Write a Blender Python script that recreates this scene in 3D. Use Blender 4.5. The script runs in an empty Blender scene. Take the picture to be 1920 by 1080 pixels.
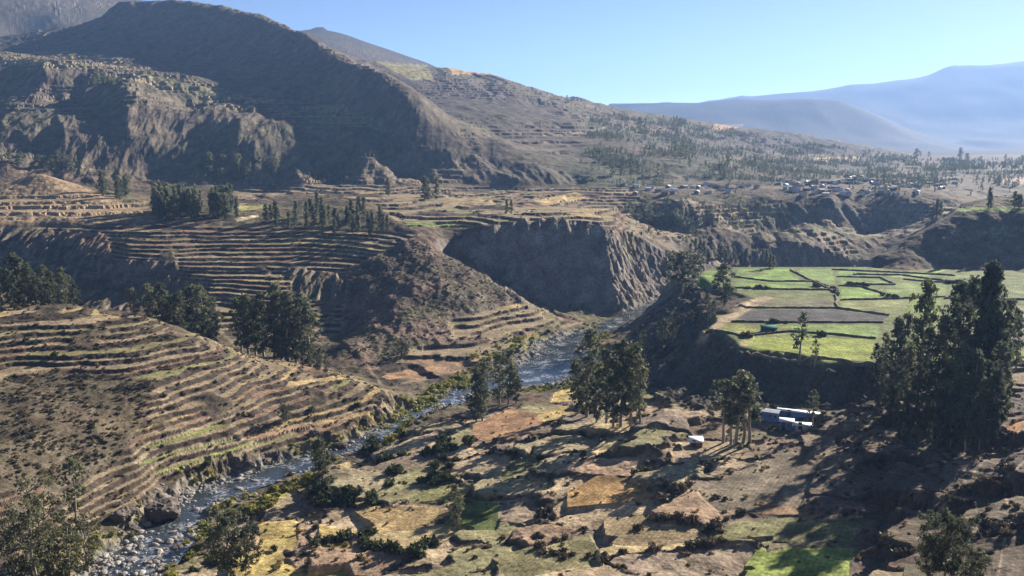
import bpy, bmesh, math, random
import numpy as np
from mathutils import Vector, noise as mnoise

# ------------------------------------------------------------------ camera, sky, sun, exposure
SC = bpy.context.scene
COL = SC.collection
F_PX, U0, V0 = 1663.0, 960.0, 540.0            # focal length and centre, in photograph pixels
PITCH = math.radians(9.89)
cam_d = bpy.data.cameras.new('camera')
cam_d.sensor_width = 36.0
cam_d.lens = 36.0 * F_PX / 1920.0
cam_d.clip_start, cam_d.clip_end = 0.5, 60000
cam = bpy.data.objects.new('camera', cam_d)
COL.objects.link(cam)
cam.rotation_euler = (math.pi / 2 - PITCH, 0, 0)
SC.camera = cam

SUN_AZ, SUN_EL = math.radians(44), math.radians(22.5)   # azimuth to the right of straight ahead (+Y)
world = bpy.data.worlds.new('World')
SC.world = world
world.use_nodes = True
wn = world.node_tree.nodes
sky = wn.new('ShaderNodeTexSky')
sky.sky_type = 'NISHITA'
sky.sun_disc = False
sky.sun_elevation = SUN_EL
sky.sun_rotation = SUN_AZ
sky.altitude = 3300
sky.air_density = 0.5
sky.dust_density = 1.2
sky.ozone_density = 0.8
wn['Background'].inputs['Strength'].default_value = 0.05
world.node_tree.links.new(sky.outputs[0], wn['Background'].inputs['Color'])

sun_d = bpy.data.lights.new('sun', 'SUN')
sun_d.energy = 5.0
sun_d.angle = math.radians(0.5)
sun_d.color = (1.0, 0.91, 0.80)
sun = bpy.data.objects.new('sun', sun_d)
COL.objects.link(sun)
SUN_DIR = Vector((math.sin(SUN_AZ) * math.cos(SUN_EL), math.cos(SUN_AZ) * math.cos(SUN_EL), math.sin(SUN_EL)))
sun.rotation_euler = SUN_DIR.to_track_quat('Z', 'Y').to_euler()
sun.location = (200, 0, 300)

SC.view_settings.view_transform = 'Standard'
SC.view_settings.look = 'None'
SC.view_settings.exposure = 1.68
SC.view_settings.gamma = 1.0
SC.view_settings.use_curve_mapping = False
SC.cycles.use_denoising = True
SC.cycles.denoising_prefilter = 'ACCURATE'
SC.cycles.max_bounces = 5
SC.cycles.diffuse_bounces = 2
SC.cycles.transparent_max_bounces = 6
HAZE_DENSITY, HAZE_G = 0.95e-4, 0.25

random.seed(7)
RNG = np.random.default_rng(11)

# ------------------------------------------------------------------ small maths helpers
SP, CP = math.sin(PITCH), math.cos(PITCH)


def ray(u, v):
    """pixel of the photograph -> (x/y, z/y) of its view ray"""
    xc, yc = (u - U0) / F_PX, (V0 - v) / F_PX
    fy = CP + yc * SP
    return xc / fy, (yc * CP - SP) / fy


def project(x, y, z):
    d = y * CP - z * SP
    yc = (y * SP + z * CP) / d
    return U0 + F_PX * x / d, V0 - F_PX * yc


_perm = RNG.permutation(256).astype(np.int32)
_perm = np.concatenate([_perm, _perm, _perm])
_gang = RNG.random(256) * 2 * np.pi
_gx, _gy = np.cos(_gang).astype(np.float32), np.sin(_gang).astype(np.float32)


def noise(x, y):
    x = np.asarray(x, np.float32); y = np.asarray(y, np.float32)
    xf, yf = np.floor(x), np.floor(y)
    xi, yi = xf.astype(np.int32) & 255, yf.astype(np.int32) & 255
    fx, fy = x - xf, y - yf
    sx = fx * fx * fx * (fx * (fx * 6 - 15) + 10)
    sy = fy * fy * fy * (fy * (fy * 6 - 15) + 10)

    def g(ix, iy, dx, dy):
        h = _perm[_perm[ix] + iy]
        return _gx[h] * dx + _gy[h] * dy
    n00 = g(xi, yi, fx, fy)
    n10 = g(xi + 1, yi, fx - 1, fy)
    n01 = g(xi, yi + 1, fx, fy - 1)
    n11 = g(xi + 1, yi + 1, fx - 1, fy - 1)
    a = n00 + sx * (n10 - n00)
    b = n01 + sx * (n11 - n01)
    return (a + sy * (b - a)) * 1.5


def fbm(x, y, octaves=4, gain=0.5, lac=2.03):
    s, amp, k = 0.0, 1.0, 1.0
    for i in range(octaves):
        s = s + amp * noise(x * k + 17.3 * i, y * k - 9.1 * i)
        amp *= gain; k *= lac
    return s


def ridged(x, y, octaves=4, gain=0.5, lac=2.05):
    s, amp, k = 0.0, 1.0, 1.0
    for i in range(octaves):
        s = s + amp * (1 - 2 * np.abs(noise(x * k + 31.7 * i, y * k + 5.3 * i)))
        amp *= gain; k *= lac
    return s


def sstep(a, b, x):
    t = np.clip((x - a) / (b - a), 0, 1)
    return t * t * (3 - 2 * t)


def inside(u, v, poly):
    p = np.asarray(poly, float)
    res = np.zeros(u.shape, bool)
    box = (u >= p[:, 0].min()) & (u <= p[:, 0].max()) & (v >= p[:, 1].min()) & (v <= p[:, 1].max())
    uu, vv = u[box], v[box]
    r = np.zeros(uu.shape, bool)
    j = len(p) - 1
    for i in range(len(p)):
        x0, y0, x1, y1 = p[i, 0], p[i, 1], p[j, 0], p[j, 1]
        if y0 != y1:
            c = (y0 > vv) != (y1 > vv)
            r ^= c & (uu < (x1 - x0) * (vv - y0) / (y1 - y0) + x0)
        j = i
    res[box] = r
    return res


def seg_dist(x, y, pts):
    """distance to a polyline and index along it"""
    best = np.full(x.shape, 1e9, np.float32)
    for (x0, y0), (x1, y1) in zip(pts[:-1], pts[1:]):
        dx, dy = x1 - x0, y1 - y0
        t = np.clip(((x - x0) * dx + (y - y0) * dy) / (dx * dx + dy * dy + 1e-9), 0, 1)
        best = np.minimum(best, np.hypot(x - x0 - t * dx, y - y0 - t * dy))
    return best

# ------------------------------------------------------------------ the shape of the valley
ZR = -95.0                                       # river level
CP_A, CP_L, CP_T = [], [], []


def cp(u, v, Y=None, z=None):
    """a surveyed ground point seen at (u, v), at a known distance or a known level"""
    a, t = ray(u, v)
    if Y is None:
        Y = z / t
    CP_A.append(a); CP_L.append(math.log(Y)); CP_T.append(t)


def hid(u, Y, z):
    """a ground point out of sight behind a crest"""
    a, t = ray(u, 400)
    CP_A.append(a); CP_L.append(math.log(Y)); CP_T.append(z / Y)


def many(s, **k):
    for p in s:
        if len(p) == 3:
            if p[2] < 0: cp(p[0], p[1], z=p[2])
            else: cp(p[0], p[1], Y=p[2])
        else:
            cp(p[0], p[1], **k)


RIVER_PX = [(205, 1100), (250, 1050), (300, 1005), (345, 965), (385, 935), (450, 902), (530, 880), (600, 858), (680, 830),
            (745, 795), (800, 765), (860, 738), (940, 718), (1000, 705), (1040, 680), (1050, 655), (1075, 635), (1130, 617), (1185, 596)]
RIVER = [tuple(c * (ZR / ray(u, v)[1]) for c in (ray(u, v)[0], 1.0)) for u, v in RIVER_PX]
RIVER += [(72, 478), (95, 515), (130, 555), (185, 590), (260, 610), (340, 640), (460, 700)]
RW = [7.5, 7, 6, 5.5, 6, 5, 4.5, 4.5, 4, 3.5, 4, 5, 11, 18, 15, 12, 8, 5.5, 5, 5, 6, 7, 8, 8, 8, 8]
for (x, y) in RIVER:
    CP_A.append(x / y); CP_L.append(math.log(y)); CP_T.append(ZR / y)
# foreground right bank
many([(560, 1000, -92), (480, 1060, -92), (640, 920, -92), (700, 870, -92.5), (800, 830, -91), (900, 800, -91), (960, 770, -91.5),
      (1050, 760, -91), (1060, 720, -92.5), (700, 1060, -88), (850, 1000, -87), (780, 930, -89.5), (900, 900, -88), (1000, 850, -88), (1090, 800, -88.5),
      (1000, 960, -85), (1000, 1070, -82), (1130, 860, -84), (1150, 930, -81.5), (1100, 1000, -82), (1200, 778, -79.5), (1235, 786, -77), (1262, 830, -77), (1280, 860, -80), (1160, 835, -82.5), (1120, 800, -86),
      (1300, 830, -81), (1330, 790, -80.5), (1400, 830, -80.5), (1470, 790, -80), (1540, 790, -79), (1420, 770, -80), (1500, 860, -79), (1400, 900, -79), (1300, 950, -79),
      (1200, 1000, -80), (1150, 1070, -79), (1400, 1000, -77), (1500, 1050, -76), (1350, 1075, -77), (1600, 960, -76), (1600, 1060, -74),
      (1640, 890, -76), (1700, 850, -73), (1750, 950, -69), (1850, 1000, -64), (1900, 900, -63), (1800, 850, -69), (1900, 790, -66.5),
      (1900, 705, -68.5), (1900, 1070, -58), (1700, 1070, -70), (1780, 780, -70), (1700, 780, -74), (1640, 780, -78)])
for (x, y, z) in [(0, 100, -62), (40, 100, -58), (90, 100, -52), (-60, 100, -72), (-100, 100, -80), (0, 60, -42), (60, 60, -40), (-50, 60, -52), (0, 30, -22),
                  (20, 30, -21), (-20, 30, -26), (0, 18, -14), (150, 120, -40), (-150, 130, -88), (130, 180, -58), (200, 200, -50), (240, 300, -62), (300, 400, -66), (-150, 170, -85), (-240, 230, -70)]:
    CP_A.append(x / y); CP_L.append(math.log(y)); CP_T.append(z / y)
# field plateau above the right bank and its bluff
many([(1320, 515), (1410, 508), (1500, 506), (1600, 508), (1700, 511), (1900, 522), (1420, 560), (1335, 615), (1500, 600), (1400, 650), (1550, 680), (1640, 682),
      (1750, 650), (1900, 640), (1900, 560), (1600, 560), (1700, 600), (1500, 550), (1600, 640), (1350, 580)], z=-70)
many([(1420, 735, -80), (1500, 750, -80), (1590, 745, -79), (1350, 740, -81.5), (1290, 700, -84), (1235, 727, -87), (1310, 655, -82), (1250, 650, -86), (1216, 680, -88.5),
      (1388, 657, -71), (1317, 620, -71), (1180, 640, -92.5), (1200, 710, -90), (1240, 565, -82), (1270, 530, -74), (1205, 590, -91), (1265, 600, -79), (1640, 730, -77.5)])
for u, Y in [(1320, 470), (1400, 478), (1500, 480), (1600, 476)]:
    hid(u, Y, -84)
for u, Y, z in [(1450, 520, -91), (1600, 545, -91), (1700, 560, -80), (1800, 640, -80)]:
    hid(u, Y, z)
# right bluff with the small green field on top
many([(1650, 505, 466), (1760, 510, 462), (1900, 515, 458), (1640, 480, 478), (1700, 450, 490), (1760, 420, 498), (1800, 394, 512), (1860, 390, 512), (1915, 389, 512), (1900, 450, 487), (1800, 450, 488)])
for u, Y, z in [(1800, 590, -44), (1900, 590, -44), (1800, 620, -78), (1900, 640, -78), (1980, 512, -40), (2050, 480, -55), (2050, 600, -46)]:
    hid(u, Y, z)
# opposite wall of the gorge, right
many([(1180, 368), (1270, 374), (1440, 369), (1560, 371), (1700, 371), (1800, 369), (1200, 355), (1350, 355), (1500, 350), (1650, 350), (1800, 345), (1900, 340),
      (1550, 325), (1700, 320), (1850, 310)], z=-53)
many([(1340, 386, 672), (1420, 430, 636), (1490, 470, 602), (1250, 425, 712), (1330, 440, 696), (1400, 465, 668), (1200, 410, 716), (1290, 470, 680),
      (1500, 415, 676), (1560, 465, 628), (1440, 415, 724), (1480, 450, 694), (1620, 440, 714), (1560, 410, 726), (1700, 425, 722), (1600, 455, 650), (1700, 438, 660), (1790, 395, 690),
      (1420, 490, 600), (1350, 500, 585)])
for u, Y in [(1350, 560), (1500, 575), (1600, 590)]:
    hid(u, Y, -93)
# cliff across the bend
many([(880, 447, 508), (920, 426, 515), (980, 413, 520), (1050, 412, 522), (1120, 420, 520), (1180, 440, 515), (1240, 450, 512), (1300, 457, 512), (1340, 488, 500),
      (1050, 450, 506), (1050, 520, 489), (960, 440, 508), (950, 500, 492), (1130, 470, 500), (1130, 540, 484), (1050, 577, 478), (1130, 583, 474), (1210, 500, 492), (1225, 552, 478), (1280, 500, 488),
      (920, 470, 500), (1000, 560, 481)])
many([(770, 428, 520), (870, 430, 530), (830, 448, 508), (872, 466, 500)])
# plateau behind the cliff
many([(800, 402), (900, 385), (1000, 368), (1100, 362), (1150, 392), (1050, 400), (960, 402), (720, 372), (850, 362), (950, 356), (760, 350), (620, 350), (1230, 430), (1120, 402)], z=-51)
many([(660, 367, 640), (600, 385, 610), (720, 390, 610), (560, 392, 620), (660, 432, 535), (560, 430, 545), (740, 425, 530)])
hid(660, 720, -51)
# terraced slope in the middle
many([(300, 428, 545), (420, 428, 545), (500, 430, 542), (740, 446, 510), (400, 475, 505), (400, 525, 465), (400, 585, 428), (600, 465, 510), (600, 505, 475), (520, 560, 440), (640, 600, 423), (655, 640, -88),
      (480, 640, 395), (600, 560, 445), (300, 485, 492), (310, 562, 462), (240, 480, 500), (215, 545, 476), (560, 620, 408)])
many([(0, 418, 565), (130, 413, 565), (200, 432, 545), (60, 470, 530), (60, 542, 495), (150, 500, 505), (140, 545, 480)])
many([(75, 322, 680), (200, 371, 640), (275, 408, 585), (0, 346, 690), (80, 365, 640), (80, 400, 590), (160, 395, 595), (0, 400, 590)])
for u, Y, z in [(75, 770, -46), (200, 760, -49), (-80, 780, -45), (300, 690, -51), (-150, 640, -45), (-150, 520, -80)]:
    hid(u, Y, z)
many([(360, 400, -53), (440, 385, -52), (330, 360, -50), (440, 350, -49), (540, 350, -49)])
# the nose of that hill
many([(775, 446, 500), (805, 462, 492), (850, 490, 481), (900, 516, 470), (960, 551, 459), (1020, 582, 450), (1080, 602, 438),
      (700, 520, 455), (790, 530, 440), (700, 600, 408), (850, 600, 412), (940, 605, 420), (800, 660, 370), (730, 700, 344), (900, 672, -91.5), (980, 640, -92), (650, 560, 440), (660, 510, 470), (640, 640, 400),
      (880, 560, 432), (740, 480, 480), (760, 600, 402), (1000, 612, 418)])
for u, Y, z in [(850, 505, -80), (930, 495, -88), (1000, 480, -93), (1060, 468, -94), (560, 350, -93), (650, 352, -92), (690, 330, -94)]:
    hid(u, Y, z)
# near hill on the left bank
many([(0, 576, 320), (130, 570, 322), (270, 590, 318), (340, 615, 312), (400, 640, 305), (480, 678, 300), (560, 690, 306), (640, 706, 303), (742, 745, 292),
      (100, 700, 265), (100, 800, 225), (0, 900, 195), (100, 950, 195), (250, 850, 225), (400, 750, 262), (300, 650, 290), (200, 640, 290), (300, 750, 253), (500, 750, 273), (600, 760, 279), (700, 772, 283), (450, 830, 248),
      (550, 800, 264), (625, 815, -92.5), (300, 905, -91.5), (200, 1000, -93), (0, 1000, 180), (0, 1070, 168), (130, 1070, -92), (480, 860, -93), (0, 700, 262), (0, 800, 222)])
for u, Y, z in [(0, 400, -86), (130, 400, -87), (270, 392, -89), (400, 372, -92), (500, 362, -93), (600, 350, -93.5), (-150, 330, -58), (-150, 420, -84), (0, 350, -72), (200, 350, -75), (350, 338, -84)]:
    hid(u, Y, z)
# foothills on the left
many([(0, 95, 1350), (150, 112, 1240), (350, 150, 1140), (450, 186, 1080), (640, 212, 1020), (725, 262, 950), (0, 160, 1130), (60, 215, 960), (100, 112, 1160), (70, 130, 1120), (68, 180, 1030), (55, 222, 950), (110, 160, 1095), (120, 200, 1030), (30, 180, 1080), (225, 149, 1050), (300, 194, 990), (388, 282, 880), (370, 312, 850), (236, 170, 1000), (238, 205, 932), (242, 250, 888), (270, 225, 925), (325, 260, 908), (360, 290, 872), (200, 200, 985), (160, 200, 1045), (205, 245, 915),
      (300, 335, 835), (40, 243, 905), (100, 250, 890), (160, 268, 872), (210, 312, 840), (80, 290, 848), (140, 312, 830), (80, 322, 812), (0, 310, 800), (190, 330, 815), (330, 172, 1095), (350, 205, 1045), (400, 285, 895), (440, 232, 925), (452, 262, 888), (472, 300, 856), (540, 240, 940), (545, 290, 885), (480, 333, 845), (560, 335, 830), (650, 340, 830), (700, 300, 870), (400, 200, 1010), (640, 240, 940),
      (-100, 90, 1400), (-100, 300, 800), (-100, 200, 1050), (140, 155, 1115)])
# the big shaded mountain and its right ridge
many([(330, 0, 1640), (230, 2, 1640), (60, 58, 1760), (130, 76, 1610), (120, 88, 1520), (200, 96, 1400), (300, 75, 1490), (10, 78, 1700), (400, 130, 1340), (420, 18, 1540), (500, 38, 1430), (560, 60, 1330), (640, 100, 1170), (690, 128, 1070), (500, 150, 1190), (600, 192, 1075), (560, 110, 1260),
      (735, 160, 1010), (768, 205, 955), (850, 242, 960), (940, 262, 950), (965, 335, 840), (690, 215, 1010), (780, 275, 900), (760, 330, 840), (850, 310, 880), (890, 345, 835), (440, 80, 1440)])
many([(760, 131, 1620), (850, 127, 1780), (940, 147, 1780), (1000, 171, 1760), (1060, 187, 1740), (1110, 193, 1740), (860, 190, 1350), (930, 220, 1230), (1000, 232, 1240), (1085, 236, 1290), (1000, 200, 1450), (900, 262, 1060), (1000, 285, 980), (1060, 345, 830), (1100, 252, 1230),
      (1150, 262, 1150), (1200, 300, 980), (1120, 330, 850), (1200, 340, 850), (1300, 300, 1030), (1400, 340, 880), (1250, 216, 1900), (1350, 236, 1900), (1420, 241, 1850), (1500, 251, 1850), (1600, 269, 1850), (1700, 289, 1850), (1450, 285, 1450), (1350, 265, 1500), (1600, 293, 1600),
      (1250, 250, 1450), (1780, 300, 1750), (1900, 300, 1750), (1085, 177, 2300), (1060, 188, 2250), (1115, 193, 2300)])
for u, Y, z in [(330, 2000, 160), (500, 2000, 150), (690, 1300, 50), (740, 1150, 30), (620, 1450, 90), (850, 2200, 40), (1000, 2000, 40), (1110, 2700, 0), (1250, 2400, -20), (1420, 2300, -40), (1600, 2300, -55), (1800, 2300, -60), (1920, 2600, -60), (100, 2100, 170), (60, 1480, 120), (180, 1300, 92)]:
    hid(u, Y, z)
_cr = [(330, 0, 1640), (375, 6, 1590), (420, 18, 1540), (500, 38, 1430), (560, 60, 1330), (640, 100, 1170), (690, 128, 1070), (735, 160, 1010), (768, 205, 955)]
for (u0, v0, y0), (u1, v1, y1) in zip(_cr[:-1], _cr[1:]):
    n_ = max(2, int(abs(u1 - u0) / 14))
    for i in range(1, n_):
        f = i / n_
        cp(u0 + (u1 - u0) * f, v0 + (v1 - v0) * f, Y=y0 + (y1 - y0) * f)
# back hill, top left mountain, far hazy ranges
many([(545, 62, 2900), (570, 51, 2900), (610, 49, 2900), (645, 56, 2900), (720, 88, 2900), (800, 114, 2850), (0, -60, 2900), (150, -10, 2900), (230, -4, 2800), (100, 30, 2300), (0, 20, 2300), (330, 5, 2900), (450, 50, 2950), (-150, -90, 2800)])
for u, Y, z in [(600, 3600, 180), (200, 3800, 250), (850, 3600, 30), (0, 4000, 300), (1100, 3700, -40), (1400, 3500, -60), (1700, 3500, -60), (1950, 3500, -60), (2100, 1500, -50), (2150, 2500, -50)]:
    hid(u, Y, z)
many([(1130, 193, 5200), (1250, 191, 5200), (1395, 187, 5000), (1480, 186, 4900), (1570, 189, 4800), (1640, 215, 4700), (1760, 270, 4600), (1400, 225, 4500), (1500, 240, 4300), (1600, 265, 4300), (1880, 290, 4400)])
for u, Y, z in [(1400, 6000, 40), (1600, 5900, 0), (1200, 6200, 60), (1800, 5600, -40), (1000, 5500, 0), (700, 5500, 100), (300, 5500, 200), (0, 5500, 250)]:
    hid(u, Y, z)
many([(1390, 182, 8000), (1500, 171, 8000), (1600, 160, 8000), (1740, 147, 8000), (1765, 132, 8000), (1790, 123, 8000), (1835, 126, 8000), (1870, 122, 8000), (1915, 119, 8000), (2000, 110, 8000), (2150, 90, 8000), (1700, 215, 6800), (1800, 220, 6600), (1900, 230, 6400)])
for u, Y, z in [(1000, 8000, 200), (700, 8000, 200), (0, 8000, 300), (1400, 9000, 200), (1800, 9000, 400), (2100, 9000, 400)]:
    hid(u, Y, z)

CP_A, CP_L, CP_T = map(np.array, (CP_A, CP_L, CP_T))
_ka = 1.25
d = np.hypot((CP_A[:, None] - CP_A[None]) * _ka, CP_L[:, None] - CP_L[None])
n_cp = len(CP_A)
A_ = np.zeros((n_cp + 3, n_cp + 3))
A_[:n_cp, :n_cp] = -d + np.eye(n_cp) * 2e-4
A_[:n_cp, n_cp:] = np.stack([np.ones(n_cp), CP_A, CP_L], 1)
A_[n_cp:, :n_cp] = A_[:n_cp, n_cp:].T
W_ = np.linalg.solve(A_, np.concatenate([CP_T, np.zeros(3)]))


def rbf(a, L):
    out = (W_[n_cp] + W_[n_cp + 1] * a + W_[n_cp + 2] * L).astype(np.float32)
    af, Lf = a.astype(np.float32) * _ka, L.astype(np.float32)
    for i in range(n_cp):
        out -= np.float32(W_[i]) * np.sqrt((af - np.float32(CP_A[i] * _ka)) ** 2 + (Lf - np.float32(CP_L[i])) ** 2)
    return out


# the grid: fan of columns, rows denser where the valley is seen closest
ga = np.concatenate([np.linspace(-0.95, -0.66, 36)[:-1], np.linspace(-0.66, 0.66, 861), np.linspace(0.66, 0.95, 36)[1:]])
gl = np.concatenate([np.linspace(math.log(15), math.log(125), 60)[:-1], np.linspace(math.log(125), math.log(560), 720)[:-1],
                     np.linspace(math.log(560), math.log(2000), 330)[:-1], np.linspace(math.log(2000), math.log(9000), 130)])
NA, NL = len(ga), len(gl)
ca = np.linspace(-0.95, 0.95, 420)
cl = np.linspace(gl[0], gl[-1], 900)
CT = rbf(*[m.ravel() for m in np.meshgrid(ca, cl)]).reshape(len(cl), len(ca))
# light smoothing rounds the pointed control points
for _ in range(2):
    CT[1:-1, 1:-1] = (CT[1:-1, 1:-1] * 4 + CT[:-2, 1:-1] + CT[2:, 1:-1] + CT[1:-1, :-2] + CT[1:-1, 2:]) / 8


def bilin(tab, xs, ys, x, y):
    i = np.clip(np.searchsorted(xs, x) - 1, 0, len(xs) - 2)
    j = np.clip(np.searchsorted(ys, y) - 1, 0, len(ys) - 2)
    fx = np.clip((x - xs[i]) / (xs[i + 1] - xs[i]), 0, 1)
    fy = np.clip((y - ys[j]) / (ys[j + 1] - ys[j]), 0, 1)
    return (tab[j, i] * (1 - fx) + tab[j, i + 1] * fx) * (1 - fy) + (tab[j + 1, i] * (1 - fx) + tab[j + 1, i + 1] * fx) * fy


GA, GL = np.meshgrid(ga, gl)
T0 = bilin(CT, ca, cl, GA.ravel(), GL.ravel()).reshape(NL, NA)
_far = np.where(gl > math.log(2200))[0][0]
for _ in range(18):
    T0[_far:, 1:-1] = (T0[_far:, :-2] + T0[_far:, 1:-1] * 2 + T0[_far:, 2:]) / 4
GY = np.exp(GL)
GX = GA * GY
Z = T0 * GY                                       # smooth base heights
# ------------------------------------------------------------------ relief added to the surveyed ground
PU, PV = project(GX, GY, Z)
dZa = np.gradient(Z, ga, axis=1)
dZl = np.gradient(Z, gl, axis=0)
sx_ = dZa / GY
sy_ = (dZl - GA * dZa) / GY
SLOPE = np.hypot(sx_, sy_)


def region(poly, y0=0, y1=1e9, soft=0):
    m = (inside(PU, PV, poly) & (GY >= y0) & (GY <= y1)).astype(np.float32)
    for _ in range(soft):
        m[1:-1, 1:-1] = (m[1:-1, 1:-1] * 2 + m[:-2, 1:-1] + m[2:, 1:-1] + m[1:-1, :-2] + m[1:-1, 2:]) / 6
    return m


R_NEARHILL = region([(-300, 560), (0, 562), (130, 556), (270, 578), (340, 605), (400, 630), (480, 668), (560, 680), (640, 697), (755, 745), (700, 796), (600, 822), (470, 850), (300, 905), (190, 985), (120, 1100), (-400, 1200)], 120, 345, 6)
R_MID = region([(60, 425), (300, 424), (500, 424), (780, 436), (770, 470), (740, 478), (690, 500), (650, 520), (645, 620), (560, 655), (440, 650), (400, 600), (330, 500), (220, 490), (120, 470)], 360, 620, 5)
R_NOSE = region([(650, 505), (775, 446), (850, 488), (900, 514), (960, 549), (1090, 602), (1010, 640), (920, 680), (740, 720), (700, 700), (640, 640)], 320, 520, 4)
R_NOSET = np.maximum(region([(840, 600), (960, 565), (1030, 582), (1090, 603), (1010, 635), (850, 640)], 380, 520, 5), region([(690, 690), (800, 650), (960, 640), (1000, 655), (910, 690), (720, 725)], 320, 430, 5))
R_CLIFF = region([(875, 447), (920, 424), (980, 411), (1050, 410), (1120, 418), (1180, 438), (1240, 448), (1300, 455), (1345, 488), (1300, 540), (1225, 560), (1120, 590), (1000, 585), (900, 520)], 440, 530, 5)
R_SCARP = np.maximum(region([(0, 425), (200, 440), (215, 490), (330, 492), (350, 560), (240, 580), (0, 580)], 430, 560, 6), region([(540, 500), (655, 515), (650, 570), (545, 560)], 420, 500, 5))
R_FIELDS = region([(1300, 505), (1700, 505), (1930, 515), (1990, 560), (1990, 680), (1640, 690), (1500, 682), (1385, 655), (1325, 618), (1420, 560), (1330, 545)], 255, 470, 4)
R_BLUFF = region([(1317, 622), (1390, 660), (1500, 684), (1640, 690), (1640, 760), (1300, 770), (1200, 735), (1180, 640), (1215, 590), (1300, 520), (1330, 560)], 240, 470, 5)
R_GORGE = region([(1180, 372), (1440, 372), (1800, 372), (1800, 400), (1600, 480), (1500, 500), (1340, 500), (1280, 460), (1200, 440)], 560, 745, 5)
R_FORE = sstep(300, 285, GY) * sstep(-4, 3, GX - np.interp(GY, [100, 170, 200, 240, 262, 285, 330], [-78, -75, -70, -58, -40, -22, -2]))
R_FORE *= 1 - np.clip(R_FIELDS + R_BLUFF * .7, 0, 1)
R_RSLOPE = R_FORE * sstep(48, 70, GX - (GY - 180) * .1)
R_MOUNT = sstep(790, 860, GY)
R_FAR = sstep(2500, 2900, GY)

FLAT = R_FIELDS
RD = seg_dist(GX, GY, RIVER).astype(np.float32)
RWID = np.zeros_like(GX, dtype=np.float32)
best = np.full(GX.shape, 1e9)
for (p, w) in zip(RIVER, RW):
    dd = np.hypot(GX - p[0], GY - p[1])
    RWID = np.where(dd < best, w, RWID); best = np.minimum(best, dd)
for _ in range(12):
    RWID[1:-1, 1:-1] = (RWID[1:-1, 1:-1] + RWID[:-2, 1:-1] + RWID[2:, 1:-1] + RWID[1:-1, :-2] + RWID[1:-1, 2:]) / 5

# soft uneven ground near by, eroded gullies on the mountains, clefts on cliffs
n1 = fbm(GX / 23, GY / 23, 4)
n2 = fbm(GX / 5.1 + 40, GY / 5.1, 4)
TM = np.clip(R_NEARHILL + R_MID + R_NOSET, 0, 1)
Z1 = Z + (1 - R_MOUNT) * (1 - FLAT) * (n1 * 1.0 + n2 * 0.32 * (1 - .8 * TM)) * sstep(30, 120, GY)
warp = fbm(GX / 300, GY / 300, 3) * 0.5
gul = ridged(GX / 95 + warp, GY / 310 + warp * .5, 5, 0.55)
gul2 = ridged(GX / 260 + warp + 5, GY / 700, 3)
steep = sstep(0.06, 0.30, SLOPE)
Z1 += R_MOUNT * (1 - R_FAR) * steep * ((gul * 2.8 - 1.4) * sstep(2600, 1700, GY) + gul2 * 1.8 - .9) * np.clip(GY / 1300, .6, 1.25)
Z1 += R_MOUNT * (1 - R_FAR) * (fbm(GX / 45, GY / 45, 4) * 1.6) * sstep(2200, 1500, GY)
R_FOOT = region([(0, 100), (150, 120), (350, 160), (450, 195), (640, 220), (725, 270), (1100, 330), (1100, 345), (0, 345)], 790, 1150, 5)
Z1 += R_FOOT * (ridged((GX + GY * .35) / 40 + warp, GY / 130, 4, .5) * 3.0 - 1.6)
Z1 += R_FAR * (ridged(GX / 1900 + 3, GY / 2100, 4, .42) * 34 - 16) * np.clip(GY / 5000, .3, 1) * sstep(0.03, .12, SLOPE)
cl_n = ridged(GX / 11 + n1 * .25, GY / 46, 4)
Z1 += R_CLIFF * (cl_n * 1.6 - .8)
Z1 += R_RSLOPE * (ridged(GX / 26 + n1 * .3, GY / 34, 4) * 1.7 - .9)
Z1 += R_SCARP * (ridged(GX / 9, GY / 34, 3) * 1.6 - .8)
Z1 += R_GORGE * (ridged(GX / 15 + n1 * .2, GY / 60, 4) * 1.3 - .6)
Z1 += R_BLUFF * (ridged(GX / 8, GY / 14, 4) * 1.3 - .5)
Z1 += R_NOSE * (1 - R_NOSET) * (ridged(GX / 18, GY / 34, 3) * .8 + fbm(GX / 2.6, GY / 2.6, 3) * .26)


# terraces: level treads and steep stone-faced risers
def terrace(z, step, phase, tread=.70, tilt=.14):
    q = z / step + phase + .22 * np.sin(z * 1.7 + 2.0 * np.sin(z * .61))
    k = np.floor(q); f = q - k
    s = np.where(f < tread, tilt * f / tread, tilt + (1 - tilt) * sstep(tread, 1, f))
    return (k + s - phase) * step, f, k


RISER = np.zeros_like(Z1)                          # 1 on terrace walls
TERR = np.zeros_like(Z1)                           # how strongly terraced
TID = np.zeros_like(Z1)


def apply_terrace(m, step, wob, scale, tread=.7, seed=0):
    global Z1
    if scale < 100: m = m * sstep(-.8, -.55, fbm(GX / 26 + seed * 3, GY / 26, 3))
    ph = fbm(GX / scale + seed, GY / scale - seed, 3) * wob
    zt, f, k = terrace(Z1, step, ph, tread)
    Z1 = Z1 * (1 - m) + zt * m
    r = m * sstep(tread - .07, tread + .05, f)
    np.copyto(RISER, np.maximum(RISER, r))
    np.copyto(TERR, np.maximum(TERR, m))
    np.copyto(TID, np.where(m > .4, k + seed * 7, TID))


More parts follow.
